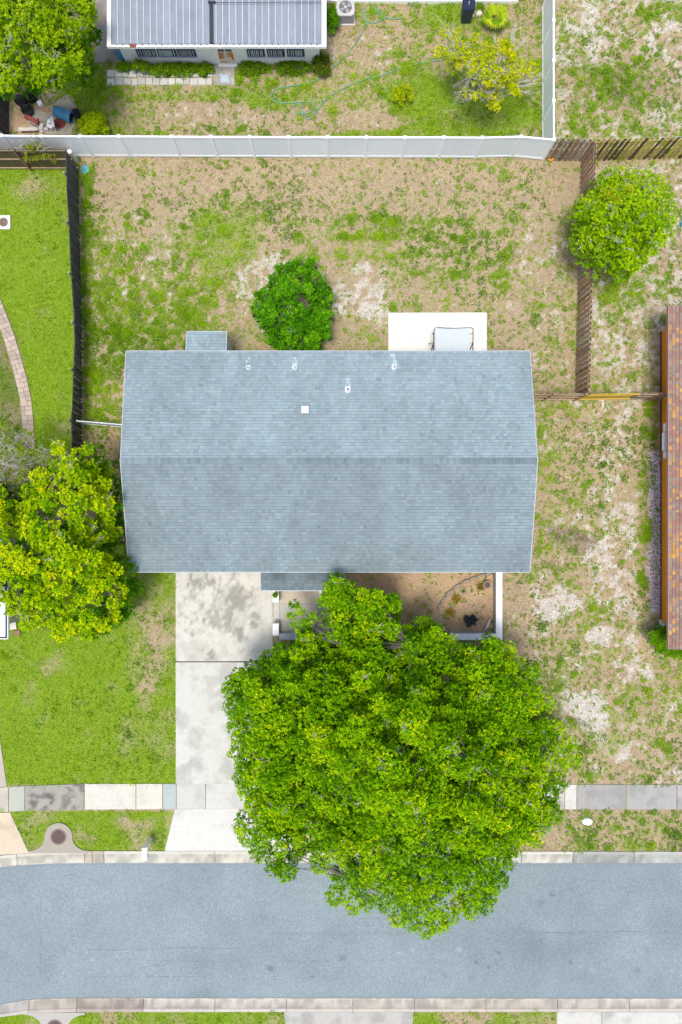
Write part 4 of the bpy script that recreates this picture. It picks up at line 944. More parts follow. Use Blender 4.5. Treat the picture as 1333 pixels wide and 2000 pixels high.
# ------------------------------------------------------------ roof corner at the left edge
lh = thing('gutter_roof_house', 'pale roof corner with a white gutter at the left edge below the big tree', 'house', (-17, -3.5, 0))
c1 = P(16.5, 1248, 2.5); x1, y0 = c1[0], c1[1]
MB().box(-24, x1-.5, y0+.5, -1.4, -.05, 2.3).build('wall', M['cream'], lh)
MB().box(-24, x1-.13, y0+.10, -1.2, 2.44, 2.50).build('roof', M['pale_roof'], lh)
MB().box(x1-.125, x1-.03, y0+.03, -1.2, 2.40, 2.43).build('gutter_bed', M['gutter_dark'], lh)
MB().box(-24, x1-.13, y0+.03, y0+.095, 2.40, 2.43).build('gutter_bed', M['gutter_dark'], lh)
MB().box(x1-.028, x1+.005, y0-.005, -1.2, 2.36, 2.52).build('gutter_lip', M['vrail'], lh)
MB().box(-24, x1-.03, y0-.005, y0+.028, 2.36, 2.52).build('gutter_lip', M['vrail'], lh)
c = G2(26, 1218); t = tag(block('stepping_slab', M['stone'], (c[0], c[1], .03), (.34,.55,.1), None, (0,0,.12)), 'tan stepping slab on the soil beside the white gutter corner', 'slab')
c = G2(24, 1203); tag(block('timber_offcut', M['blind'], (c[0], c[1], .12), (.42,.12,.1), None, (0,0,.35)), 'pale timber offcut lying above the tan stepping slab', 'timber')
c = G2(34, 1236); tag(block('dark_slab', M['wood_brown'], (c[0], c[1], .02), (.34,.26,.08), None, (0,0,.1)), 'dark brown slab on bare soil below the tan one', 'slab')

# ------------------------------------------------------------ small things
def mailbox():
    bx, by = G2(295, 1637); t = thing('mailbox', 'white mailbox on a white post at the kerb left of the driveway', 'mailbox', (bx, by, 0))
    MB().box(bx-.06, bx+.06, by-.06, by+.06, 0, 1.0).build('post', M['white_plastic'], t)
    MB().box(bx-.06, bx+.06, by-.50, by+.12, .93, 1.0).build('arm', M['white_plastic'], t)
    x0, x1 = P(276.5,1668,1.2)[0], P(288,1668,1.2)[0]; y1, y0 = P(280,1655,1.15)[1], P(280,1680,1.15)[1]
    m_ = MB(); n = 8; vs_ = []
    prof = [(x0,1.0),(x1,1.0),(x1,1.12)]+[((x0+x1)/2+(x1-x0)/2*math.cos(R(a)), 1.12+.1*math.sin(R(a))) for a in range(20,180,20)]+[(x0,1.12)]
    L = len(prof); m_.add([(p[0],y0,p[1]) for p in prof]+[(p[0],y1,p[1]) for p in prof], [tuple(range(L)), tuple(range(2*L-1,L-1,-1))]+[(i,L+i,L+(i+1)%L,(i+1)%L) for i in range(L)])
    b = m_.build('box', M['white_plastic'], t)
    MB().box(x0+.02, x1-.02, y0-.015, y0-.002, 1.01, 1.17).build('door', M['ac_grey'], t)
    MB().box(x1+.003, x1+.018, y0+.1, y0+.28, 1.08, 1.14).build('flag', M['ac_dark'], t)
mailbox()
def rock(name, u, v, rx, ry, h, mat, lab, cat, seed=0):
    rnd = random.Random(seed); c = G2(u, v); mb = MB(); n = 9
    for k, (q, z) in enumerate(((1,-.03),(1.02,h*.5),(.82,h),(.0,h*1.02))):
        for i in range(n):
            a = 2*math.pi*i/n; s = 1+rnd.uniform(-.12,.12); mb.v.append((c[0]+rx*q*s*math.cos(a), c[1]+ry*q*s*math.sin(a), z+rnd.uniform(-.01,.01))); mb.c.append((1,1,1))
    mb.f = [(j*n+i, j*n+(i+1)%n, (j+1)*n+(i+1)%n, (j+1)*n+i) for j in range(3) for i in range(n)]
    return tag(mb.build(name, M[mat], None, False), lab, cat)
rock('white_rock', 1146, 1603, .28, .20, .14, 'white_plastic', 'white rock on the dry verge below the grey sidewalk slabs', 'rock', 2)
# pvc pipe stub, turquoise lid, orange thing, blue thing
c = G2(150.5, 315); t = thing('pipe_stub', 'pale plastic pipe stub standing beside the corner of the blackened fence', 'pipe', (*c, 0))
m_ = MB().lathe((*c, 0), [(.09,0),(.09,.8),(.10,.82),(.11,.87),(.09,.91),(.02,.92)], 16); m_.build('pipe', pm('pale_green_pvc', (.55,.62,.58), .5, .1, 4, 30), t)
MB().lathe((c[0],c[1],.86), [(.115,0),(.11,.06),(.06,.09),(.01,.095)], 16).build('pipe_cap', M['white_plastic'], t)
c = G2(167, 331.5); tag(MB().lathe((*c, 0), [(.21,-.05),(.21,.03),(.18,.045),(.01,.05)], 20).build('plastic_disc', M['turq']), 'turquoise round plastic lid on the ground in the back yard corner', 'lid')
c = G2(1073, 311); pts = [(c[0]+.13*math.cos(q)+.0, c[1]+.30+.07*math.sin(q), .10+.02*math.sin(3*q)) for q in np.linspace(0, 6.2, 16)]
c = P(1077, 308, .15); tag(MB().lathe((c[0], c[1], .0), [(.10,0),(.15,.05),(.16,.13),(.13,.17),(.02,.17)], 16).build('orange_bucket', M['orange']), 'small orange bucket at the foot of the white fence corner', 'bucket')
c = G2(1332, 438); tag(MB().lathe((*c, 0), [(.10,0),(.13,.05),(.13,.22),(.10,.25),(.02,.25)], 12).build('blue_toy', M['cyan']), 'bright blue plastic toy at the right edge beyond the round tree', 'toy')
c = G2(1180, 796); t = thing('stepping_stone', 'pale T shaped paving stones on the sand below the yellow gate', 'paving stone', (*c, 0))
a = G2(1176, 781.5); block('stone_piece', M['stone'], (a[0], a[1], .0), (.30,.07,.06), t); a = G2(1177.5, 790); block('stone_piece', M['stone'], (a[0], a[1], .0), (.12,.3,.06), t)
c = G2(1275, 795); tag(block('timber_plank', M['wood_tan'], (c[0]-.25, c[1]-.02, .02), (.95,.09,.05), None, (0,0,.03)), 'tan timber plank lying near the orange wall below the fence', 'plank')
c = G2(1170, 780.2); tag(block('timber_plank', M['wood_tan'], (c[0]-.1, c[1]+.01, .02), (1.2,.08,.05), None, (0,0,.0)), 'tan timber plank on the sand directly under the yellow gate', 'plank')
# hoses
def hose(name, px_, lab):
    pts = [Vector(G2(*p)) for p in px_]; out = []
    for i in range(len(pts)-1):
        p0, p1, p2, p3 = pts[max(i-1,0)], pts[i], pts[i+1], pts[min(i+2,len(pts)-1)]
        for k in range(6):
            t_ = k/6; q = .5*((2*p1)+(-p0+p2)*t_+(2*p0-5*p1+4*p2-p3)*t_*t_+(-p0+3*p1-3*p2+p3)*t_**3); out.append((q.x, q.y, .035))
    out.append((*pts[-1], .035)); return tag(MB().tube(out, .017, 6).build(name, M['hose'], None, True), lab, 'hose')
Z2 = lambda L: [(400+x/2.962, y/2.962) for x, y in L]
hose('garden_hose', Z2([(925,60),(935,115),(915,180),(860,270),(790,350),(690,440),(610,480),(500,500),(420,515),(390,545),(400,580),(440,598),(530,595),(600,592),(638,605),(625,640),(580,660),(562,640),(550,605),(528,605),(515,635),(535,662),(562,655),(572,665),(600,693),(640,660),(690,590),(780,525),(900,470),(1050,430),(1160,388),(1333,355),(1365,352)]), 'long green garden hose looped across the grass behind the white fence')
hose('garden_hose', Z2([(930,45),(918,90),(935,125),(980,135),(1025,115),(1030,85),(1000,60),(975,40),(1000,75),(1040,100),(1100,112),(1138,105)]), 'green hose coil on the grass right of the air conditioner')
hose('garden_hose', Z2([(1192,0),(1190,25),(1186,52)]), 'short green hose end hanging at the wall at the top')
# air conditioner
def acu():
    x0, x1 = P(658,20,.62)[0], P(692.5,20,.62)[0]; yf_ = P(670,30.5,.62)[1]; yb = yf_+(x1-x0); cx_, cy_ = (x0+x1)/2, (yf_+yb)/2
    t = thing('air_conditioner', 'grey outdoor air conditioner with a round fan on top', 'air conditioner', (cx_, cy_, 0))
    MB().box(x0-.04, x1+.04, yf_-.05, yb+.05, -.02, .05).build('pad', M['stone'], t)
    MB().box(x0+.02, x1-.02, yf_+.02, yb-.02, .05, .58).build('coil_case', M['ac_dark'], t)
    for k in range(7): z = .09+k*.07; MB().box(x0+.012, x1-.012, yf_+.008, yf_+.02, z, z+.025).build('louvre', M['blade_grey'], t)
    r = .31; nn = 32; mb = MB(); hx = (x1-x0)/2
    for k in range(nn):
        a = 2*math.pi*k/nn; ca, sa_ = math.cos(a), math.sin(a); s_ = min(hx/max(abs(ca), abs(sa_)), hx*1.25)
        for rr, z in ((s_,.56),(s_,.62),(r,.62),(r,.54)): mb.v.append((cx_+rr*ca, cy_+rr*sa_, z)); mb.c.append((1,1,1))
    for k in range(nn):
        q = (k+1) % nn
        for j in range(3): mb.f.append((k*4+j, q*4+j, q*4+j+1, k*4+j+1))
    mb.build('top_panel', M['ac_grey'], t)
    for k in range(4):
        a0 = k*math.pi/2+.4; pts = [(cx_+.06*math.cos(a0), cy_+.06*math.sin(a0), .585), (cx_+.27*math.cos(a0-.25), cy_+.27*math.sin(a0-.25), .585), (cx_+.29*math.cos(a0+.15), cy_+.29*math.sin(a0+.15), .592), (cx_+.25*math.cos(a0+.6), cy_+.25*math.sin(a0+.6), .60)]
        MB().add(pts+[(p[0],p[1],p[2]-.006) for p in pts], [(0,1,2,3),(7,6,5,4),(0,3,7,4),(0,4,5,1),(1,5,6,2),(2,6,7,3)]).build('fan_blade', M['blade_grey'], t)
    MB().lathe((cx_,cy_,.57), [(.07,0),(.07,.05),(.05,.06),(.01,.06)], 16).build('hub', M['ac_grey'], t)
    g = MB()
    for k in range(12): a = k*math.pi/6; g.tube([(cx_+.07*math.cos(a),cy_+.07*math.sin(a),.635),(cx_+.32*math.cos(a),cy_+.32*math.sin(a),.628)], .004, 4)
    for rr in (.13,.19,.25): g.tube([(cx_+rr*math.cos(q),cy_+rr*math.sin(q),.633) for q in np.linspace(0,6.283,25)], .004, 4)
    g.build('fan_guard', M['ac_grey'], t)['kind'] = 'stuff'
acu()
def barrel(name, base, axis, r, L, mat, lab, open_=True, group=None):
    t = thing(name, lab, 'barrel', base, group); L_ = L
    MB().lathe(base, [(r*.86,0),(r*.95,L*.05),(r,L*.2),(r*1.03,L*.24),(r,L*.28),(r*1.02,L*.5),(r,L*.72),(r*1.03,L*.76),(r,L*.8),(r*.97,L*.96),(r*1.0,L),(r*.88,L),(r*.86,L*.9)], 20, axis=axis).build('drum', M[mat], t, True)
    if open_: MB().lathe(Vector(base)+Vector(axis).normalized()*L*.9, [(r*.85,0),(r*.85,.02)], 20, axis=axis).build('open_end', M['dark_hole'], t)
b = P(108, 217, .3); barrel('plastic_barrel', (b[0], b[1], .30), Vector((.93,-.36,0)), .27, .88, 'blue_plastic', 'blue barrel lying on its side with its dark open end right')
b = G2(245, 111); barrel('plastic_barrel', (b[0]-.05, b[1]-.02, 0), Vector((0,0,1)), .29, .92, 'blue_plastic', 'blue barrel standing at the left corner of the white house', False)
b = P(207, 54, .9); barrel('plastic_barrel', (b[0]+.25, b[1], 0), Vector((0,0,1)), .27, .9, 'cyan', 'bright blue barrel half hidden under the left roof edge at the top', False)
for i, (u, v, r, h, lb) in enumerate(((64,194,.27,.34,'black plant tub under the tree, upper of three'),(46,203,.28,.36,'black plant tub closest to the grey fence'),(58,221,.26,.34,'black plant tub just above the red frame'),(152,226,.20,.30,'black pot between concrete pad and yellow green shrub'))):
    c = G2(u, v); t = thing('plant_tub', lb, 'tub', (*c, 0), 'black tubs by the fence')
    MB().lathe((*c, 0), [(r*.8,0),(r*.95,h*.9),(r*1.04,h*.92),(r*1.04,h),(r*.92,h),(r*.88,h*.7)], 18).build('pot', M['black_plastic'], t, True); MB().lathe((*c, h*.66), [(r*.88,0),(r*.5,.03),(r*.02,.04)], 14).build('soil', M['dark_hole'], t)
c = G2(118, 241); t = thing('rusty_tray', 'round rust red tray under the end of the blue barrel', 'tray', (*c, 0))
MB().lathe((*c, 0), [(.25,0),(.28,.06),(.26,.065),(.23,.025),(.02,.02)], 24).build('dish', M['red_paint'], t)
t = thing('red_cart', 'faded red metal trolley frame lying by the white fence', 'cart', (*G2(70, 240), 0)); 
a, b = G2(54, 232), G2(80, 246); dd = Vector((b[0]-a[0], b[1]-a[1], 0)); an = math.atan2(dd.y, dd.x)
block('tray', M['red_paint'], ((a[0]+b[0])/2, (a[1]+b[1])/2, .28), (dd.length,.20,.05), t, (.1,0,an)); block('handle_bar', M['red_paint'], (b[0], b[1], .36), (.06,.34,.06), t, (0,0,an+.2))
for s_ in (-.09,.09): block('frame_rail', M['dark_metal'], ((a[0]+b[0])/2+.05, (a[1]+b[1])/2+s_-.12, .12), (.5,.03,.03), t, (0,0,an))
MB().lathe((a[0]+.1,a[1]-.05,.14), [(.14,-.03),(.14,.03)], 14, axis=(0,1,0)).build('wheel', M['black_plastic'], t)
def chair():
    c = G2(108, 251); t = thing('plastic_chair', 'white plastic chair tipped against the white fence', 'chair', (*c, 0))
    block('seat', M['white_plastic'], (c[0]-.08, c[1]+.02, .38), (.30,.34,.04), t, (.5,.1,-.4)); 
    block('backrest', M['white_plastic'], (c[0]+.08, c[1]-.02, .55), (.07,.42,.34), t, (.4,.5,.35))
    for dx_, dy_ in ((-.15,.14),(.02,.2),(-.14,-.14),(.1,-.15)): block('leg', M['white_plastic'], (c[0]+dx_, c[1]+dy_, .2), (.04,.04,.4), t, (.15,.1,0))
    for k in range(2): block('slot', M['ac_dark'], (c[0]-.08-.01*k, c[1]+.0+.11*k, .42), (.12,.03,.02), t, (.5,.1,-.4))
chair()
c = G2(88, 256); t = thing('cinder_blocks', 'pale concrete blocks heaped next to the tipped white chair', 'blocks', (*c, 0)); rnd = random.Random(3)
for k in range(4): block('concrete_block', M['stone'], (c[0]+rnd.uniform(-.15,.2), c[1]+rnd.uniform(-.08,.1), .08+.1*(k > 2)), (.3,.16,.15), t, (0,0,rnd.uniform(0,3)))
c = G2(60, 258); tag(block('plank_board', M['wood_end'], (c[0], c[1], .25), (.95,.16,.04), None, (.1,0,.02)), 'pale board leaning low along the white fence under the vine', 'board')
c = G2(81, 205); tag(block('small_crate', M['white_plastic'], (c[0], c[1], .1), (.22,.22,.2), None, (0,0,.5)), 'small white crate between the black tubs and the blue barrel', 'crate')
c = G2(440, 154)
def rag():
    mb = MB(); n = 12
    for i in range(n+1):
        for j in range(n+1):
            x_, y_ = (i/n-.5)*.5, (j/n-.5)*.42; k = max(0, 1-(x_*x_/.055+y_*y_/.04)); q = float(fbm(np.array(x_+3), np.array(y_), .12, 3, 3))
            mb.v.append((c[0]+x_*(.6+.5*q), c[1]+y_*(.6+.6*q), .015+.16*k*q+.02*q)); mb.c.append((1,1,1))
    mb.f = [(i*(n+1)+j, i*(n+1)+j+1, (i+1)*(n+1)+j+1, (i+1)*(n+1)+j) for i in range(n) for j in range(n)]
    tag(mb.build('crumpled_cloth', M['bluecloth'], None, True), 'crumpled pale blue cloth on the slab outside the rusty door', 'cloth')
rag()
def bin_():
    x0, x1 = P(905,20,1.0)[0], P(928,20,1.0)[0]; y0 = P(910,20,1.0)[1]; t = thing('wheelie_bin', 'dark navy wheeled bin against the wall at the top', 'bin', ((x0+x1)/2, y0+.3, 0))
    MB().hexa([(x0+.06,y0+.06,.06),(x1-.06,y0+.06,.06),(x1-.06,y0+.6,.06),(x0+.06,y0+.6,.06)], [(x0,y0,1.0),(x1,y0,1.0),(x1,y0+.7,1.0),(x0,y0+.7,1.0)]).build('body', M['navy'], t)
    MB().hexa([(x0-.02,y0-.02,1.002),(x1+.02,y0-.02,1.002),(x1+.02,y0+.72,1.002),(x0-.02,y0+.72,1.002)], [(x0+.03,y0+.03,1.07),(x1-.03,y0+.03,1.07),(x1-.03,y0+.68,1.07),(x0+.03,y0+.68,1.07)]).build('lid', M['navy'], t)
    c = G2(913, 30); MB().box(c[0]-.3, c[0]+.32, c[1]-.08, c[1]+.4, -.03, .04).build('base_stone', M['stone'], t)
    c2 = P(917, 3, 1.3); tag(MB().tube([(G2(913,37)[0], G2(913,37)[1], .05), c2], .02, 6).build('white_pole', M['white_plastic']), 'thin white pole leaning on the navy wheeled bin', 'pole')
    c = G2(940, 28); rock('grey_stone', 936, 28, .16, .14, .12, 'stone', 'grey stone on the grass right of the navy bin', 'stone', 3)
bin_()
# courtyard bits
border = thing('log_border', 'curved line of bleached logs on the courtyard mulch', 'logs', (*G2(900, 1155), 0))
lp = [(856,1190),(862,1178),(872,1163),(886,1150),(902,1139),(918,1132),(932,1127),(950,1121),(962,1119)]
for i in range(0, len(lp)-1):
    a, b = G2(*lp[i]), G2(*lp[i+1]); dz = random.uniform(-.01,.02)
    MB().tube([(a[0],a[1],.03+dz),((a[0]*.6+b[0]*.4),(a[1]*.6+b[1]*.4)+.01,.05+dz),(b[0]*.97+a[0]*.03,b[1]*.97+a[1]*.03,.04+dz)], [.07,.085,.065], 8, (1,1,1)).build('log', M['log'], border, True)
a, b = G2(948, 1230), G2(957, 1209); tag(MB().tube([(a[0],a[1],.07),((a[0]+b[0])/2+.01,(a[1]+b[1])/2,.09),(b[0],b[1],.08)], [.075,.08,.06], 8).build('short_log', M['stone'], None, True), 'short pale log lying in the courtyard corner', 'log')
c = G2(950, 1141); t = thing('clay_pot', 'round clay pot standing in the courtyard by the white wall', 'pot', (*c, 0))
MB().lathe((*c, 0), [(.13,0),(.17,.25),(.19,.26),(.19,.31),(.155,.31),(.14,.2)], 20).build('pot', M['terracotta'], t); MB().lathe((*c, .2), [(.14,0),(.01,.02)], 16).build('soil', M['iron'], t)
c = G2(905, 1154); t = thing('ring_planter', 'tan ring planter with a green tuft in the courtyard', 'planter', (*c, 0)); MB().lathe((*c, 0), [(.19,0),(.19,.10),(.165,.10),(.165,.02)], 24).build('ring', M['terracotta'], t)
RING = t

# ------------------------------------------------------------ foliage
def inpoly(poly, x, y):
    r_ = np.zeros(len(x), bool); n = len(poly); j = n-1
    for i in range(n):
        xi, yi = poly[i]; xj, yj = poly[j]
        c = ((yi > y) != (yj > y)) & (x < (xj-xi)*(y-yi)/(yj-yi+1e-9)+xi); r_ ^= c; j = i
    return r_
def dpoly(poly, x, y):
    best = np.full(len(x), 1e9); n = len(poly)
    for i in range(n):
        a = np.array(poly[i], float); b = np.array(poly[(i+1) % n], float); ab = b-a
        t_ = np.clip(((x-a[0])*ab[0]+(y-a[1])*ab[1])/(ab@ab+1e-9), 0, 1)
        best = np.minimum(best, np.hypot(x-a[0]-t_*ab[0], y-a[1]-t_*ab[1]))
    return best
def scatter_clusters(poly, z_edge, z_top, dmax, spacing, rng, rs, inset=8, lump=1.0, pw=.6, drop=.03):
    """cluster centres on a domed, lumpy crown whose silhouette is the traced outline"""
    xs = [p[0] for p in poly]; ys = [p[1] for p in poly]; out = []
    cand = 60000; X = rs.uniform(min(xs), max(xs), cand); Y = rs.uniform(min(ys), max(ys), cand)
    k = inpoly(poly, X, Y); X, Y = X[k], Y[k]; D = dpoly(poly, X, Y); k = D > inset; X, Y, D = X[k], Y[k], D[k]
    cell = {}
    for x, y, dd in zip(X, Y, D):
        gx, gy = int(x//spacing), int(y//spacing); ok = True
        for i in (-1,0,1):
            for j in (-1,0,1):
                for (a, b) in cell.get((gx+i, gy+j), ()):
                    if (a-x)**2+(b-y)**2 < spacing**2: ok = False; break
                if not ok: break
            if not ok: break
        if ok: cell.setdefault((gx, gy), []).append((x, y)); out.append((x, y, dd))
    out = np.array(out); out = out[rs.rand(len(out)) > drop]
    n = len(out); t_ = np.clip(out[:,2]/dmax, 0, 1)**pw
    z = z_edge+(z_top-z_edge)*t_+(fbm(out[:,0]/40, out[:,1]/40, 2.2, 2, 2)-.5)*1.8*lump+(fbm(out[:,0]/40, out[:,1]/40, .9, 5, 2)-.5)*2.5*lump+rs.uniform(-.3,.3,n)*lump
    kk = (CAM_H-z)/FPX; r = rs.uniform(rng[0], rng[1], n)
    r = np.minimum(r, (out[:,2]+4)*kk*1.0+.12)
    return np.stack([(out[:,0]-666.5)*kk, (1000-out[:,1])*kk, z, r], -1)
def foliage(name, cl, nros, nleaf, L, Wd, pal, rs, parent, flat=.7, up=1.0, spread=(.15,.9), mat='leaf', dens=True, label=None):
    """clusters -> leaf rosettes -> single leaves"""
    pal = np.array(pal, float); n = len(cl)
    cnt = np.maximum(3, (nros*(cl[:,3]/cl[:,3].mean())**2).astype(int)) if dens else np.full(n, nros)
    ci = np.repeat(np.arange(n), cnt); m = len(ci)
    dz = rs.uniform(-.35, 1, m); az = rs.uniform(0, 2*np.pi, m); q = np.sqrt(np.maximum(0, 1-dz**2))
    dirs = np.stack([q*np.cos(az), q*np.sin(az), dz], -1); rad = cl[ci,3]*rs.uniform(.25, 1.0, m)**.6
    C = cl[ci,:3]+dirs*rad[:,None]*np.array([1,1,flat])
    ax = dirs*.8+np.array([0,0,up])+rs.normal(0,.18,(m,3)); ax /= np.linalg.norm(ax, axis=1)[:,None]
    tone = rs.rand(n); rt = rs.rand(m)
    li = np.repeat(np.arange(m), nleaf); K = len(li)
    ref = np.tile(np.array([1.,0,0]), (m,1)); e1 = np.cross(ax, ref); e1 /= np.linalg.norm(e1, axis=1)[:,None]+1e-9; e2 = np.cross(ax, e1)
    a = rs.uniform(0, 2*np.pi, K); el = rs.uniform(*spread, K)
    d_ = (e1[li]*np.cos(a)[:,None]+e2[li]*np.sin(a)[:,None])*np.cos(el)[:,None]+ax[li]*np.sin(el)[:,None]
    side = np.cross(d_, ax[li]); side /= np.linalg.norm(side, axis=1)[:,None]+1e-9; side += rs.normal(0,.25,(K,3))
    ll = L*rs.uniform(.7,1.25,K)[:,None]; ww = Wd*rs.uniform(.7,1.2,K)[:,None]*.5
    b = C[li]+rs.normal(0, L*.12, (K,3)); tip = b+d_*ll; mid = b+d_*ll*.5+ax[li]*ll*.06
    V = np.stack([b, mid+side*ww, tip, mid-side*ww], 1)
    t_ = np.clip(.30*tone[ci][li]+.46*rt[li]+.24*rs.rand(K)+(rs.rand(K) < .02)*.3, 0, .999)*(len(pal)-1)
    i0 = t_.astype(int); f = (t_-i0)[:,None]; i1 = np.minimum(i0+1, len(pal)-1)
    col = (pal[i0]*(1-f)+pal[i1]*f)*rs.uniform(.88,1.12,K)[:,None]
    o = quads(name, V, col, M[mat], parent)
    if label: o['label'] = label
    return o
def wood(cl, base, trunk_top, r0, parent, rs, nlimb=8, bark='bark', bare=0, twig='twig', blen=.55, reach=.35):
    base = Vector(base); tt = Vector(trunk_top); mid = (base+tt)/2+Vector((.08,.05,0))
    MB().tube([base+Vector((0,0,-.1)), base+Vector((0,0,.15)), mid, tt], [r0*1.35, r0*1.05, r0*.9, r0*.8], 10).build('trunk', M[bark], parent, True)
    rnd = random.Random(5); n = len(cl); idx = rs.choice(n, min(n, nlimb*6), replace=False); mb = MB(); nodes = []
    # main limbs spread by bearing
    ang = np.arctan2(cl[idx,1]-tt.y, cl[idx,0]-tt.x); order = idx[np.argsort(ang)]; pick = order[::max(1, len(order)//nlimb)][:nlimb]
    for k in pick:
        e = Vector(cl[k,:3])-Vector((0,0,cl[k,3]*1.2)); m1 = tt.lerp(e, .35)+Vector((rnd.uniform(-.2,.2), rnd.uniform(-.2,.2), -.1)); m2 = tt.lerp(e, .7)+Vector((rnd.uniform(-.25,.25), rnd.uniform(-.25,.25), -.9))
        mb.tube([tt-Vector((0,0,.1)), m1, m2, e], [r0*.6, r0*.42, r0*.25, r0*.12], 7)
        for s in (.2,.35,.5,.7,.85,1): nodes.append(tuple(tt.lerp(m1, s/.35) if s <= .35 else (m1.lerp(m2, (s-.35)/.35) if s <= .7 else m2.lerp(e, (s-.7)/.3))))
    nd = np.array(nodes)
    for c in cl:
        j = np.argmin(((nd-c[:3])**2).sum(1)); a = Vector(nd[j]); e = Vector(c[:3])+Vector((0,0,c[3]*.2)); e.z -= c[3]*.4; m = a.lerp(e, .6)+Vector((rnd.uniform(-.35,.35), rnd.uniform(-.35,.35), -.5*min(1,(e-a).length/2)))
        mb.tube([a, m, e], [r0*.05+.010, r0*.03+.008, .006], 4, cap=False)
    mb.build('branches', M[bark], parent)
    if bare:
        tb = MB()
        for k in rs.choice(n, min(n, bare), replace=False):
            c = cl[k]; o = Vector(c[:3])+Vector((rnd.uniform(-.3,.3)*c[3], rnd.uniform(-.3,.3)*c[3], c[3]*.2))
            for _ in range(rnd.randint(2,5)):
                d_ = Vector((rnd.uniform(-1,1), rnd.uniform(-1,1), rnd.uniform(.3,1.0))).normalized()*blen*rnd.uniform(.5,1.3); m = o+d_*.5+Vector((rnd.uniform(-.06,.06), rnd.uniform(-.06,.06), 0))
                tb.tube([o, m, o+d_], [.018,.013,.006], 4, cap=False)
                for _ in range(2): q = o+d_*rnd.uniform(.35,.8); tb.tube([q, q+Vector((rnd.uniform(-1,1), rnd.uniform(-1,1), rnd.uniform(0,.6)))*blen*reach], [.010,.005], 3, cap=False)
        tb.build('bare_twigs', M[twig], parent)['kind'] = 'stuff'
# palettes (linear albedo)
OAK = [(.025,.09,.001),(.065,.19,.001),(.12,.30,.001),(.20,.43,.002),(.31,.55,.003),(.52,.68,.004),(.88,.66,.01)]
YEL = [(.035,.12,.001),(.10,.26,.001),(.22,.42,.001),(.36,.54,.002),(.50,.64,.003),(.64,.70,.005),(.76,.60,.01)]
GRN = [(.035,.12,.002),(.065,.20,.003),(.10,.28,.004),(.16,.37,.005),(.24,.45,.008)]
rs = np.random.RandomState(42)
# big front tree
poly = [(650,1132),(678,1128),(705,1142),(740,1148),(770,1156),(788,1182),(795,1216),(825,1208),(850,1198),(885,1220),(912,1250),(960,1252),(1000,1248),(1022,1280),(1050,1300),(1068,1345),(1095,1400),(1120,1440),(1131,1485),(1120,1520),(1098,1545),(1112,1590),(1085,1628),(1050,1640),(1010,1668),(1000,1700),(985,1745),(960,1770),(925,1790),(880,1800),(835,1836),(800,1812),(750,1802),(690,1792),(648,1775),(632,1735),(618,1705),(595,1688),(570,1712),(540,1718),(508,1702),(490,1655),(462,1625),(452,1605),(480,1578),(470,1545),(448,1515),(442,1450),(430,1400),(428,1355),(462,1318),(500,1290),(520,1258),(555,1250),(600,1240),(640,1225),(635,1190),(625,1160)]
tree = thing('shade_tree', 'huge round green shade tree overhanging driveway, sidewalk and street', 'tree', (2.3, -9.6, 0))
cl = scatter_clusters(poly, 2.9, 7.7, 230, 25, (.32,.54), rs, 12, 1.0, .62, .01)
lowpoly = cl.copy()
foliage('crown', cl, 104, 7, .094, .044, OAK, rs, tree, .75)
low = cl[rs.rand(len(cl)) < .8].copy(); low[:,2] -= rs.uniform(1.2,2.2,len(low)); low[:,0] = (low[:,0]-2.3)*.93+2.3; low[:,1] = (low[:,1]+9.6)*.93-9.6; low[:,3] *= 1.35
foliage('inner_leaves', low, 60, 6, .15, .08, OAK[:4], rs, tree, .5)  # darker greens only: crown shade put into the inner leaf colour
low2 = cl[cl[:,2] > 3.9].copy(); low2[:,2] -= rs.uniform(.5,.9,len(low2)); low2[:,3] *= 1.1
foliage('shade_leaves', low2, 44, 6, .12, .065, OAK[:5], rs, tree, .5)  # middle layer leaves out the bright tones, so crown shade is coloured in
wood(cl, (2.3,-9.6,0), (2.35,-9.7,2.1), .34, tree, rs, 11, bare=55, blen=.42)
sp = scatter_clusters([(556,1205),(575,1172),(583,1190),(605,1172),(640,1160),(650,1240),(600,1242),(570,1236)], 3.0, 3.6, 50, 15, (.16,.30), rs, 2, .3, .6, .25)
foliage('loose_branch_leaves', sp, 22, 6, .11, .06, OAK, rs, tree, .7)
mb = MB()
for c in sp: mb.tube([(.3,-5.9,4.2), ((c[0]+.3)/2, (c[1]-5.9)/2, c[2]+.25), tuple(c[:3])], [.03,.02,.008], 4, cap=False)
mb.build('loose_branch', M['bark'], tree)
# yellow green tree on the left
polyL = [(100,868),(128,856),(148,880),(170,856),(185,875),(176,905),(200,905),(218,925),(214,960),(228,985),(222,1010),(230,1040),(218,1065),(230,1090),(240,1125),(252,1160),(240,1200),(215,1232),(180,1240),(150,1252),(110,1246),(75,1250),(48,1235),(36,1205),(-10,1198),(-70,1180),(-120,1100),(-140,1000),(-100,920),(-40,935),(0,950),(40,965),(60,925),(100,915)]
tree = thing('yellow_green_tree', 'broad yellow green tree beside the left gable of the house', 'tree', (-14.2, -1.6, 0))
cl = scatter_clusters(polyL, 2.9, 6.0, 120, 23, (.26,.48), rs, 10, 1.2, .6, .05)
foliage('crown', cl, 62, 7, .115, .07, YEL, rs, tree, .8)
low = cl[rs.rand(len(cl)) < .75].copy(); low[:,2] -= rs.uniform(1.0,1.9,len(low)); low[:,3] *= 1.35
foliage('inner_leaves', low, 40, 6, .15, .085, GRN[:4], rs, tree, .5)  # green palette without yellow paints the dark gaps inside this crown
wood(cl, (-14.2,-1.6,0), (-14.2,-1.6,1.8), .25, tree, rs, 9, bare=20)
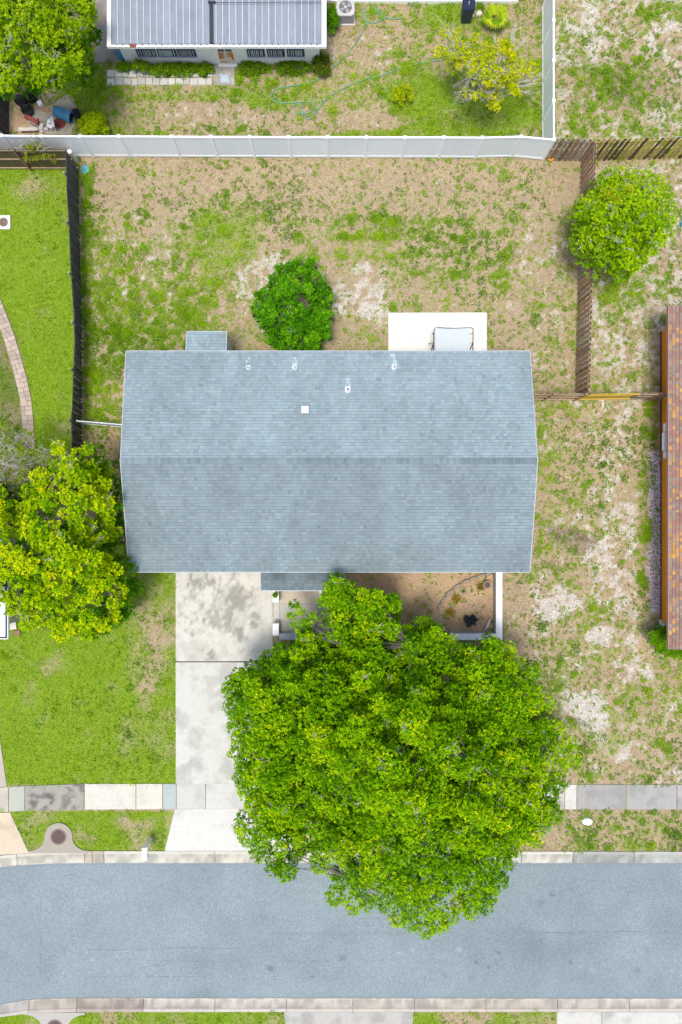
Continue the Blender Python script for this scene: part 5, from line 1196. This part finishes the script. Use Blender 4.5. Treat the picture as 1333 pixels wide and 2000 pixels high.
lo = scatter_clusters([(205,1060),(222,1040),(228,1080),(252,1150),(240,1215),(200,1240),(170,1245),(190,1180)], 2.0, 2.8, 40, 15, (.25,.38), rs, 4, .6, .6, .05)
foliage('low_leaves', lo, 36, 7, .11, .06, GRN, rs, tree, .8)  # darker greens paint the shaded lower right side of the crown
# half bare tree above it
polyB = [(-60,850),(-20,835),(20,828),(60,835),(95,850),(118,868),(112,895),(95,915),(60,940),(20,965),(-40,960),(-80,900)]
tree = thing('half_bare_tree', 'half bare tree with pale grey twigs above the yellow green tree', 'tree', (-15.2, 2.2, 0))
cl = scatter_clusters(polyB, 2.6, 4.0, 60, 13, (.18,.32), rs, 4, .8, .6, .1)
foliage('crown', cl[rs.rand(len(cl)) < .85], 20, 6, .09, .045, [(.09,.17,.01),(.17,.28,.015),(.26,.37,.03),(.36,.42,.07)], rs, tree, .8)
wood(cl, (-15.2,2.2,0), (-15.2,2.2,1.4), .12, tree, rs, 8, bark='twig', bare=int(len(cl)*.45), blen=.5, reach=.5)
# tree in the upper left corner
polyT = [(-60,-60),(185,-60),(186,20),(178,60),(185,95),(176,120),(180,150),(160,160),(150,172),(128,180),(108,184),(88,184),(72,178),(58,158),(35,185),(10,190),(-20,180),(-80,150)]
tree = thing('corner_tree', 'bright green leafy tree filling the upper left corner', 'tree', (-14.8, 22.8, 0))
cl = scatter_clusters(polyT, 2.8, 6.0, 110, 21, (.28,.46), rs, 9, 1.0, .6, .05)
PT = [(.07,.17,.002),(.13,.27,.002),(.21,.38,.003),(.31,.48,.004),(.42,.57,.006),(.54,.60,.01)]
foliage('crown', cl, 52, 7, .115, .06, PT, rs, tree, .8)
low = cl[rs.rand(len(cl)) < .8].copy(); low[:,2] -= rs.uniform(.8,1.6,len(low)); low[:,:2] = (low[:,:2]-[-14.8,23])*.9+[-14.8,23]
foliage('inner_leaves', low, 38, 6, .14, .08, GRN[:4], rs, tree, .6)  # dark end of the greens colours in the shade inside the crown
wood(cl, (-14.8,22.8,0), (-14.9,22.8,1.8), .22, tree, rs, 8, bare=26)
tw = MB(); o = Vector(P(78,120,3.6)); rnd = random.Random(4)
for (u, v) in ((86,178),(92,172),(100,168),(80,160),(112,150),(125,140),(88,195)):
    e = Vector(P(u, v, 2.6)); m = o.lerp(e, .5)+Vector((rnd.uniform(-.1,.1), rnd.uniform(-.1,.1), .35)); tw.tube([o, m, e], [.05,.03,.01], 5)
tw.build('drooping_branches', M['twig'], tree)
# round tree on the right
DX = 6
polyR = [(1135,375),(1150,345),(1185,332),(1210,328),(1240,332),(1270,338),(1298,352),(1308,385),(1312,410),(1320,430),(1308,460),(1298,480),(1270,492),(1255,512),(1230,530),(1195,528),(1165,518),(1140,505),(1125,480),(1128,440),(1122,415)]
tree = thing('round_tree', 'round lime green tree leaning over the brown picket fence', 'tree', (12.9, 13.2, 0))
polyR = [(a+DX, b) for a, b in polyR]
cl = scatter_clusters(polyR, 2.0, 4.8, 85, 15, (.24,.42), rs, 9, .8, .6, .03)
PR = [(.08,.20,.002),(.15,.32,.003),(.24,.44,.003),(.34,.56,.004),(.48,.66,.006),(.66,.72,.008)]
foliage('crown', cl, 46, 7, .085, .045, PR, rs, tree, .8)
low = cl.copy(); low[:,2] -= rs.uniform(.6,1.3,len(low)); low[:,3] *= 1.2; foliage('inner_leaves', low, 36, 6, .11, .06, PR[:4], rs, tree, .6)  # inner layer takes the darker tones as painted crown shade
yl = scatter_clusters([(1180,350),(1215,345),(1235,370),(1225,410),(1185,405)], 4.5, 5.1, 40, 22, (.16,.26), rs, 4, .3, .6, .1)
foliage('new_leaves', yl, 24, 6, .09, .05, [(.22,.33,.01),(.34,.42,.012),(.45,.44,.015)], rs, tree, .7)
wood(cl, (12.9,13.2,0), (12.95,13.1,1.3), .13, tree, rs, 8, bare=30, blen=.4)
# dark round bush behind the house
polyS = [(528,538),(540,516),(556,518),(572,506),(590,512),(606,508),(620,524),(634,534),(640,556),(652,572),(646,592),(655,612),(648,634),(650,650),(634,664),(630,682),(600,698),(560,700),(540,680),(522,672),(520,652),(504,640),(506,620),(494,602),(506,584),(500,566),(516,556)]
tree = thing('round_bush', 'dense dark green round bush behind the house', 'bush', (-2.2, 9.8, 0))
cl = scatter_clusters(polyS, .9, 2.8, 70, 14, (.13,.29), rs, 5, .7, .6, .03)
PS = [(.018,.09,.002),(.045,.18,.003),(.085,.29,.004),(.16,.44,.006),(.32,.62,.015)]
foliage('foliage', cl, 26, 7, .13, .065, PS, rs, tree, .8)
low = cl.copy(); low[:,2] -= rs.uniform(.5,.9,len(low)); foliage('inner_leaves', low, 14, 6, .14, .07, PS[:3], rs, tree, .6)  # darkest greens paint the shade inside the bush
wood(cl, (-2.2,9.8,0), (-2.2,9.8,.6), .07, tree, rs, 8, bare=6, blen=.3)
# hedge by the red roof house
polyH = [(1272,1235),(1282,1224),(1300,1226),(1315,1232),(1400,1232),(1400,1282),(1320,1283),(1298,1278),(1280,1268),(1271,1252)]
tree = thing('clipped_hedge', 'clipped bright green hedge wrapping the corner of the red roofed house', 'hedge', (16.4, -6.2, 0))
cl = scatter_clusters(polyH, .75, 1.1, 20, 9, (.15,.22), rs, 4, .25, .6, 0)
foliage('foliage', cl, 90, 6, .06, .034, [(.07,.19,.003),(.11,.28,.004),(.18,.38,.006),(.28,.48,.01)], rs, tree, .8)
foliage('inner_leaves', np.column_stack([cl[:,:2], cl[:,2]-.35, cl[:,3]*1.2]), 24, 6, .07, .04, GRN[:3], rs, tree, .9)  # inner hedge leaves coloured darker to read as shade
wood(cl, (16.4,-6.1,0), (16.4,-6.1,.3), .04, tree, rs, 5)
# yellow tree with bare limbs in the yard behind
tree = thing('yellow_tree', 'sparse yellow leaved tree with pale bare limbs beside the white fence', 'tree', (7.0, 20.6, 0))
YT = [(.16,.28,.003),(.30,.42,.003),(.48,.56,.004),(.66,.64,.008),(.80,.66,.02)]
blobs = [(965,125,45,42,3.6),(905,108,32,24,3.3),(985,100,26,22,3.4),(935,182,30,16,3.0),(1030,130,22,14,2.8),(885,65,18,16,3.0),(880,98,22,18,3.0),(960,200,18,14,2.8),(1005,155,28,22,3.2),(945,150,26,24,3.6),(875,130,16,14,2.8),(1010,175,14,8,2.8),(925,80,12,12,3.2),(1045,142,10,8,2.6)]
cc_ = []
for (u, v, ru, rv, z) in blobs:
    for _ in range(int(ru*rv/75)+2):
        a = rs.rand()*6.28; q = math.sqrt(rs.rand()); zz = z+rs.uniform(-.5,.3); p = P(u+ru*q*math.cos(a), v+rv*q*math.sin(a), zz); cc_.append((*p[:2], zz, rs.uniform(.14,.26)))
cl = np.array(cc_); foliage('crown', cl, 22, 6, .075, .045, YT, rs, tree, .8)
wood(cl, (7.05,20.9,0), (6.95,20.8,1.2), .09, tree, rs, 9, bark='twig', bare=20, blen=.35)
bl = MB(); rnd = random.Random(12)
def spray(u0, v0, z0, ends, r=.03):
    o = Vector(P(u0, v0, z0))
    for (u, v, z) in ends:
        e = Vector(P(u, v, z)); m = o.lerp(e, .5)+Vector((rnd.uniform(-.08,.08), rnd.uniform(-.08,.08), .12)); bl.tube([o, m, e], [r,r*.6,r*.25], 5)
        for _ in range(7):
            q = m.lerp(e, rnd.random()); s = (e-o).normalized()*rnd.uniform(.15,.4)+Vector((rnd.uniform(-.22,.22), rnd.uniform(-.22,.22), rnd.uniform(0,.2))); bl.tube([q, q+s], [r*.35, r*.15], 3)
spray(950,185,2.2, ((925,145,3.2),(975,183,2.8),(905,195,2.4),(945,200,2.4)), .06)
spray(925,145,3.0, ((880,105,3.2),(860,40,3.0),(895,190,2.4)), .04)
spray(985,120,3.2, ((1000,60,3.2),(1012,45,3.2),(1030,75,3.0),(1005,80,3.0),(965,75,3.0)), .035)
spray(995,175,2.8, ((1040,165,2.8),(1045,155,2.7),(1038,185,2.6)), .035)
spray(945,185,2.5, ((900,200,2.2),(890,180,2.3),(905,185,2.2)), .03)
spray(900,120,3.1, ((862,70,3.0),(868,50,3.0),(875,60,2.9)), .025)
bl.build('bare_limbs', M['twig'], tree)
# shrubs
def shrub(name, u, v, r, z, pal, lab, nc=22, L=.08, cat='shrub', nros=16, cr=(.12,.2), asp=1):
    c = P(u, v, z); t = thing(name, lab, cat, (c[0], c[1], 0)); a = rs.rand(nc)*6.28; q = np.sqrt(rs.rand(nc))*r
    cl = np.stack([c[0]+q*np.cos(a), c[1]+q*np.sin(a)*asp, z*(1-.55*(q/r)**2)+rs.uniform(-.1,.1,nc), rs.uniform(*cr, nc)], -1)
    foliage('foliage', cl, nros, 6, L, L*.5, pal, rs, t, .8)
    m_ = MB()
    for k in cl: m_.tube([(c[0],c[1],-.02), ((c[0]+k[0])/2, (c[1]+k[1])/2, k[2]*.6), tuple(k[:3])], [.02,.014,.007], 4, cap=False)
    m_.build('stems', M['bark'], t); return t
shrub('yellow_shrub', 789, 178, .42, .8, YT[:4], 'small bright yellow shrub alone on the grass left of the yellow tree', 20)
shrub('lime_shrub', 178, 237, .58, .8, [(.18,.30,.003),(.30,.43,.004),(.44,.56,.006),(.56,.62,.01)], 'yellow green shrub against the white fence right of the concrete pad', 40, .09, nros=22)
shrub('fern_clump', 628, 120, .42, .55, [(.05,.09,.006),(.10,.16,.01),(.17,.22,.015)], 'ferny clump at the right corner of the white house', 24, .13)
shrub('dark_shrub', 648, 30, .35, .6, GRN, 'dark green shrub between white house and air conditioner', 22, .1, asp=2)
for (u, v, r, z, lab) in ((272,124,.42,.6,'bushy green vine climbing below the leftmost window'),(312,133,.6,.3,'low green plants under the second window'),(355,133,.65,.22,'low green plants under the third window from left'),(396,133,.55,.24,'low green plants just left of the rusty door'),(240,128,.35,.3,'low green weeds under the standing blue barrel'),(492,131,.75,.16,'low green plants right of the rusty door'),(572,129,.85,.2,'low green plants under the rightmost windows')):
    shrub('wall_plant', u, v, r, z, [(.05,.13,.004),(.11,.23,.005),(.19,.34,.008),(.28,.42,.02)], lab, int(40*r/.4), .07, 'plant', 10, cr=(.06,.15), asp=.45)
def vine():
    t = shrub('fence_vine', 62, 283, .8, 2.0, [(.10,.13,.01),(.20,.25,.015),(.30,.33,.02),(.36,.34,.12)], 'yellow green vine with pale twigs spilling over the plank fence', 26, .08, 'vine', 14, asp=.35)
    m_ = MB(); rnd = random.Random(3)
    for _ in range(46):
        a = Vector(P(rnd.uniform(25,95), rnd.uniform(250,295), 1.9)); m_.tube([a, a+Vector((rnd.uniform(-.4,.4), rnd.uniform(-.25,.25), rnd.uniform(-.1,.3)))], [.012,.006], 3)
    m_.build('dead_twigs', M['twig'], t)
vine()
# palm
def palm():
    cx_, cy_ = P(972,28,.8)[:2]; t = thing('fan_palm', 'small yellow green fan palm near the top edge right of the bin', 'palm', (cx_, cy_, 0)); rnd = random.Random(6)
    MB().lathe((cx_,cy_,0), [(.11,0),(.09,.3),(.07,.5),(.02,.55)], 10).build('trunk', M['bark'], t)
    for k in range(13):
        a = 2*math.pi*k*5/13+rnd.uniform(-.15,.15); el = rnd.uniform(.15,.6); d_ = Vector((math.cos(a)*math.cos(el), math.sin(a)*math.cos(el), math.sin(el))); sl_ = rnd.uniform(.10,.36); hub = Vector((cx_,cy_,.5))+d_*sl_+Vector((0,0,.05*(k%3)))
        mb = MB(); c = rnd.choice(((.24,.38,.01),(.36,.48,.015),(.50,.56,.03),(.16,.30,.01))); mb.tube([(cx_,cy_,.5), hub], .012, 4, c); side = d_.cross(Vector((0,0,1))).normalized(); up = side.cross(d_)
        for j in range(15):
            b = (j/14-.5)*3.7; dl = (d_*math.cos(b)+side*math.sin(b)); ln = .50*(1-.12*abs(b))*rnd.uniform(.88,1.05); w_ = side*math.cos(b)*.034-d_*math.sin(b)*.034
            p1 = hub+dl*ln*.5+up*.02; p2 = hub+dl*ln-Vector((0,0,.06+.04*rnd.random())); q = rnd.uniform(.8,1.2); mb.add([hub, p1-w_, p2, p1+w_], [(0,1,2,3)], tuple(x*q for x in c))
        mb.build('frond', M['leaf'], t)
palm()
def ball():
    a = P(538, 1162, .95); t = thing('potted_ball', 'round green topiary ball on the white porch pier', 'plant', (a[0], a[1], .75))
    MB().lathe((a[0],a[1],.75), [(.09,0),(.11,.12),(.10,.12),(.09,.09)], 14).build('pot', M['stone'], t)
    cl = np.array([(a[0], a[1], 1.0, .1)]+[(a[0]+.05*math.cos(k), a[1]+.05*math.sin(k), 1.0, .08) for k in range(6)]); foliage('foliage', cl, 50, 6, .035, .02, GRN, rs, t, 1)
ball()
# courtyard plants
def tuft(name, u, v, r, pal, lab, n=90, L=.28, wd=.02, mat='leaf', cat='plant', parent=None):
    c = G2(u, v); t = parent or thing(name, lab, cat, (*c, 0)); a = rs.rand(n)*6.28; el = rs.uniform(.3,1.3,n); d_ = np.stack([np.cos(a)*np.cos(el), np.sin(a)*np.cos(el), np.sin(el)], -1)
    b = np.stack([c[0]+rs.normal(0,r*.4,n), c[1]+rs.normal(0,r*.4,n), np.zeros(n)+.01], -1); s = np.stack([-np.sin(a), np.cos(a), a*0], -1)*wd; ll = (L*rs.uniform(.5,1.1,n))[:,None]
    V = np.stack([b-s*.4, b+d_*ll*.6-s*.7, b+d_*ll-np.array([0,0,.04]), b+d_*ll*.6+s*.7], 1); pl_ = np.array(pal); cc = pl_[rs.randint(0,len(pl_),n)]*rs.uniform(.8,1.2,n)[:,None]
    quads('blades', V, cc, M[mat], t); return t
YB = [(.34,.25,.02),(.40,.27,.03),(.26,.24,.02)]
tuft('yellow_tuft', 891, 1170, .24, YB, 'yellow strappy plant clump beside the log border', 130)
tuft('yellow_tuft', 880, 1195, .20, YB, 'yellow orange plant clump at the edge of the big tree crown', 90)
tuft('yellow_tuft', 938, 1145, .20, [(.30,.17,.03),(.36,.24,.03),(.15,.2,.02)], 'orange yellow plant clump beside the round clay pot', 90)
tuft('', 905, 1154, .10, [(.10,.20,.015),(.16,.27,.02)], '', 60, .16, parent=RING)
def darkplant():
    c = P(922,1213,.3); t = thing('dark_plant', 'nearly black broad leaved plant in a pot in the courtyard', 'plant', (c[0], c[1], 0)); rnd = random.Random(7)
    MB().lathe((c[0]+.05,c[1]-.05,0), [(.14,0),(.17,.2),(.15,.2),(.13,.15)], 16).build('pot', M['stone'], t)
    for k in range(22):
        a = rnd.uniform(0,6.28); ln = rnd.uniform(.28,.5); el = rnd.uniform(.1,.9); d_ = Vector((math.cos(a)*math.cos(el), math.sin(a)*math.cos(el), math.sin(el))); s = Vector((-math.sin(a), math.cos(a), 0))*rnd.uniform(.05,.09); o = Vector((c[0],c[1],.2))
        MB().add([o, o+d_*ln*.4-s, o+d_*ln*.8-s*.8-Vector((0,0,.02)), o+d_*ln-Vector((0,0,.06)), o+d_*ln*.8+s*.8-Vector((0,0,.02)), o+d_*ln*.4+s], [(0,1,2,3),(0,3,4,5)]).build('leaf', M['blackleaf'], t)
darkplant()

# ------------------------------------------------------------ grass, weeds and straw standing on the ground
def blocked(u, v):
    b = (u > 343) & (u < 538) & (v > 1090) & (v < 1662)
    for (x0, y0, x1, y1) in ((250,690,1032,1110),(759,611,951,700),(-200,1535,2000,1581),(534,1110,632,1243),(187,-100,232,122),(418,126,459,167),(232,-100,626,123),(556,1975,808,2100),(1088,1975,2000,2100),(966,1110,976,1244),(1290,645,2000,1214),(322,1578,560,1666),(60,1978,155,2100),(658,-50,694,46),(905,-50,930,30),(690,-60,1004,4),(0,424,20,447)):
        b |= (u > x0) & (u < x1) & (v > y0) & (v < y1)
    uc = np.clip(u, -380, 2100); b |= (v > line(back_n, uc)-1) & (v < line(back_s, uc)+1)
    b |= (np.hypot(u-115, v-1634) < 28) | ((np.abs(u-115) < 58-(1666-v)*.9) & (v > 1634) & (v < 1670))
    b |= (u < 15-(1536-v)*.16+.5) & (v > 1436) & (v < 1540)
    b |= (u < 20+(v-1586)*.47) & (v > 1582) & (v < 1668)
    b |= (v > 550) & (v < 870) & (np.abs(u-np.interp(v, [560,625,700,780,850,880], [-22,6,31,51,57,58])) < 13)
    b |= (v > 130) & (v < 168) & (u > 209) & (u < 416)
    return b
def blades(name, n, field, thr, size, pal, seed, h=(.02,.06), label=None, leafy=False):
    rs = np.random.RandomState(seed); x = rs.uniform(-19.5, 19.5, n); y = rs.uniform(-28, 28, n); u = 666.5+x*39.56; v = 1000-y*39.56
    z = zones(x, y); f = field(z); k = (rs.rand(n) < f) & ~blocked(u, v) & (f > thr); x, y, f = x[k], y[k], f[k]; n = len(x)
    a = rs.rand(n)*6.28; L = rs.uniform(*size, n); d_ = np.stack([np.cos(a), np.sin(a)], -1); s = np.stack([-np.sin(a), np.cos(a)], -1); zz = rs.uniform(*h, n); g = -.035
    w_ = L*(.42 if leafy else .16)*rs.uniform(.6,1.3,n)
    b0 = np.concatenate([np.stack([x,y],-1)-s*w_[:,None]*.5, np.full((n,1), g)], 1); b1 = np.concatenate([np.stack([x,y],-1)+s*w_[:,None]*.5, np.full((n,1), g+.01)], 1)
    tp = np.concatenate([np.stack([x,y],-1)+d_*L[:,None], zz[:,None]], 1)
    if leafy: b0[:,2] = zz*.6; b1[:,2] = zz*.8
    V = np.stack([b0, b1, tp], 1); V[:,:,2] += rs.uniform(0,.01,n)[:,None]
    pal = np.array(pal); t_ = np.clip((fbm(x, y, .9, 5, 3)-.5)*1.2+rs.rand(n)*.9+.05, 0, .999)*(len(pal)-1); i0 = t_.astype(int); fr = (t_-i0)[:,None]
    c = (pal[i0]*(1-fr)+pal[i0+1]*fr)*rs.uniform(.85,1.15,n)[:,None]
    return tag(quads(name, V, c, M['blade'], None, 3), label, None, None, 'stuff')
LP = [(.07,.16,.004),(.125,.25,.006),(.18,.33,.010),(.27,.40,.025),(.44,.48,.13)]
blades('lawn_grass', 590000, lambda z: sstep(.25,.7,z['L']), .1, (.05,.12), LP, 1)
blades('weed_leaves', 500000, lambda z: sstep(.35,.8,z['W'])*(1-.8*z['L'])*.8, .15, (.03,.075), [(.07,.14,.005),(.13,.24,.007),(.20,.32,.010),(.29,.39,.03),(.44,.46,.14)], 2, (.015,.06), leafy=True)
blades('dry_straw', 430000, lambda z: (1-sstep(.2,.7,z['W']))*(1-z['S']*.85)*(1-sstep(.2,.6,z['L'])), .2, (.05,.12), [(.24,.18,.11),(.40,.32,.21),(.55,.46,.32),(.72,.63,.48)], 3, (.0,.03))

def clumps(name, ncand, seed, label):
    """low rosettes of weeds, each a little heap of leaves"""
    rs = np.random.RandomState(seed); x = rs.uniform(-19.5, 19.5, ncand); y = rs.uniform(-28, 28, ncand); u = 666.5+x*39.56; v = 1000-y*39.56
    z = zones(x, y); k = (rs.rand(ncand) < z['wd']) & ~blocked(u, v); x, y = x[k], y[k]; n = len(x); big = z['W'][k]; sand = z['S'][k]
    r = np.clip(rs.lognormal(-2.95, .60, n)*(.75+.8*big), .025, .30)*(1-.35*sand)
    cnt = (5+r*r*1500).astype(int); ci = np.repeat(np.arange(n), cnt); m = len(ci)
    a = rs.rand(m)*6.283; q = np.sqrt(rs.rand(m)); cx, cy = x[ci]+q*np.cos(a)*r[ci], y[ci]+q*np.sin(a)*r[ci]
    a2 = a+rs.normal(0,.9,m); L = rs.uniform(.03,.075,m); w_ = L*rs.uniform(.25,.5,m); h = (1-q*q)*r[ci]*.35+.012
    d_ = np.stack([np.cos(a2), np.sin(a2)], -1); s_ = np.stack([-np.sin(a2), np.cos(a2)], -1)*w_[:,None]; c = np.stack([cx, cy], -1)
    b = np.concatenate([c, (h-.02)[:,None]], 1); tp = np.concatenate([c+d_*L[:,None], (h+rs.uniform(-.01,.02,m))[:,None]], 1)
    m1 = np.concatenate([c+d_*L[:,None]*.5+s_, (h+.012)[:,None]], 1); m2 = np.concatenate([c+d_*L[:,None]*.5-s_, (h+.012)[:,None]], 1)
    V = np.stack([b, m1, tp, m2], 1)
    pal = np.array([(.045,.12,.008),(.09,.21,.005),(.15,.31,.003),(.22,.40,.003),(.29,.44,.01),(.43,.50,.05)])
    tone = np.clip(rs.beta(2.2,2.0,n)*.75+(fbm(x,y,2.5,6,2)-.5)*.9+.05, 0, 1); t_ = np.clip(tone[ci]*.8+rs.rand(m)*.25, 0, .999)*(len(pal)-1); i0 = t_.astype(int); f = (t_-i0)[:,None]
    col = (pal[i0]*(1-f)+pal[i0+1]*f)*rs.uniform(.85,1.15,m)[:,None]
    print('clump leaves', m, 'clumps', n)
    return tag(quads(name, V, col, M['blade'], None), label, None, None, 'stuff')
clumps('weeds', 125000, 8, None)
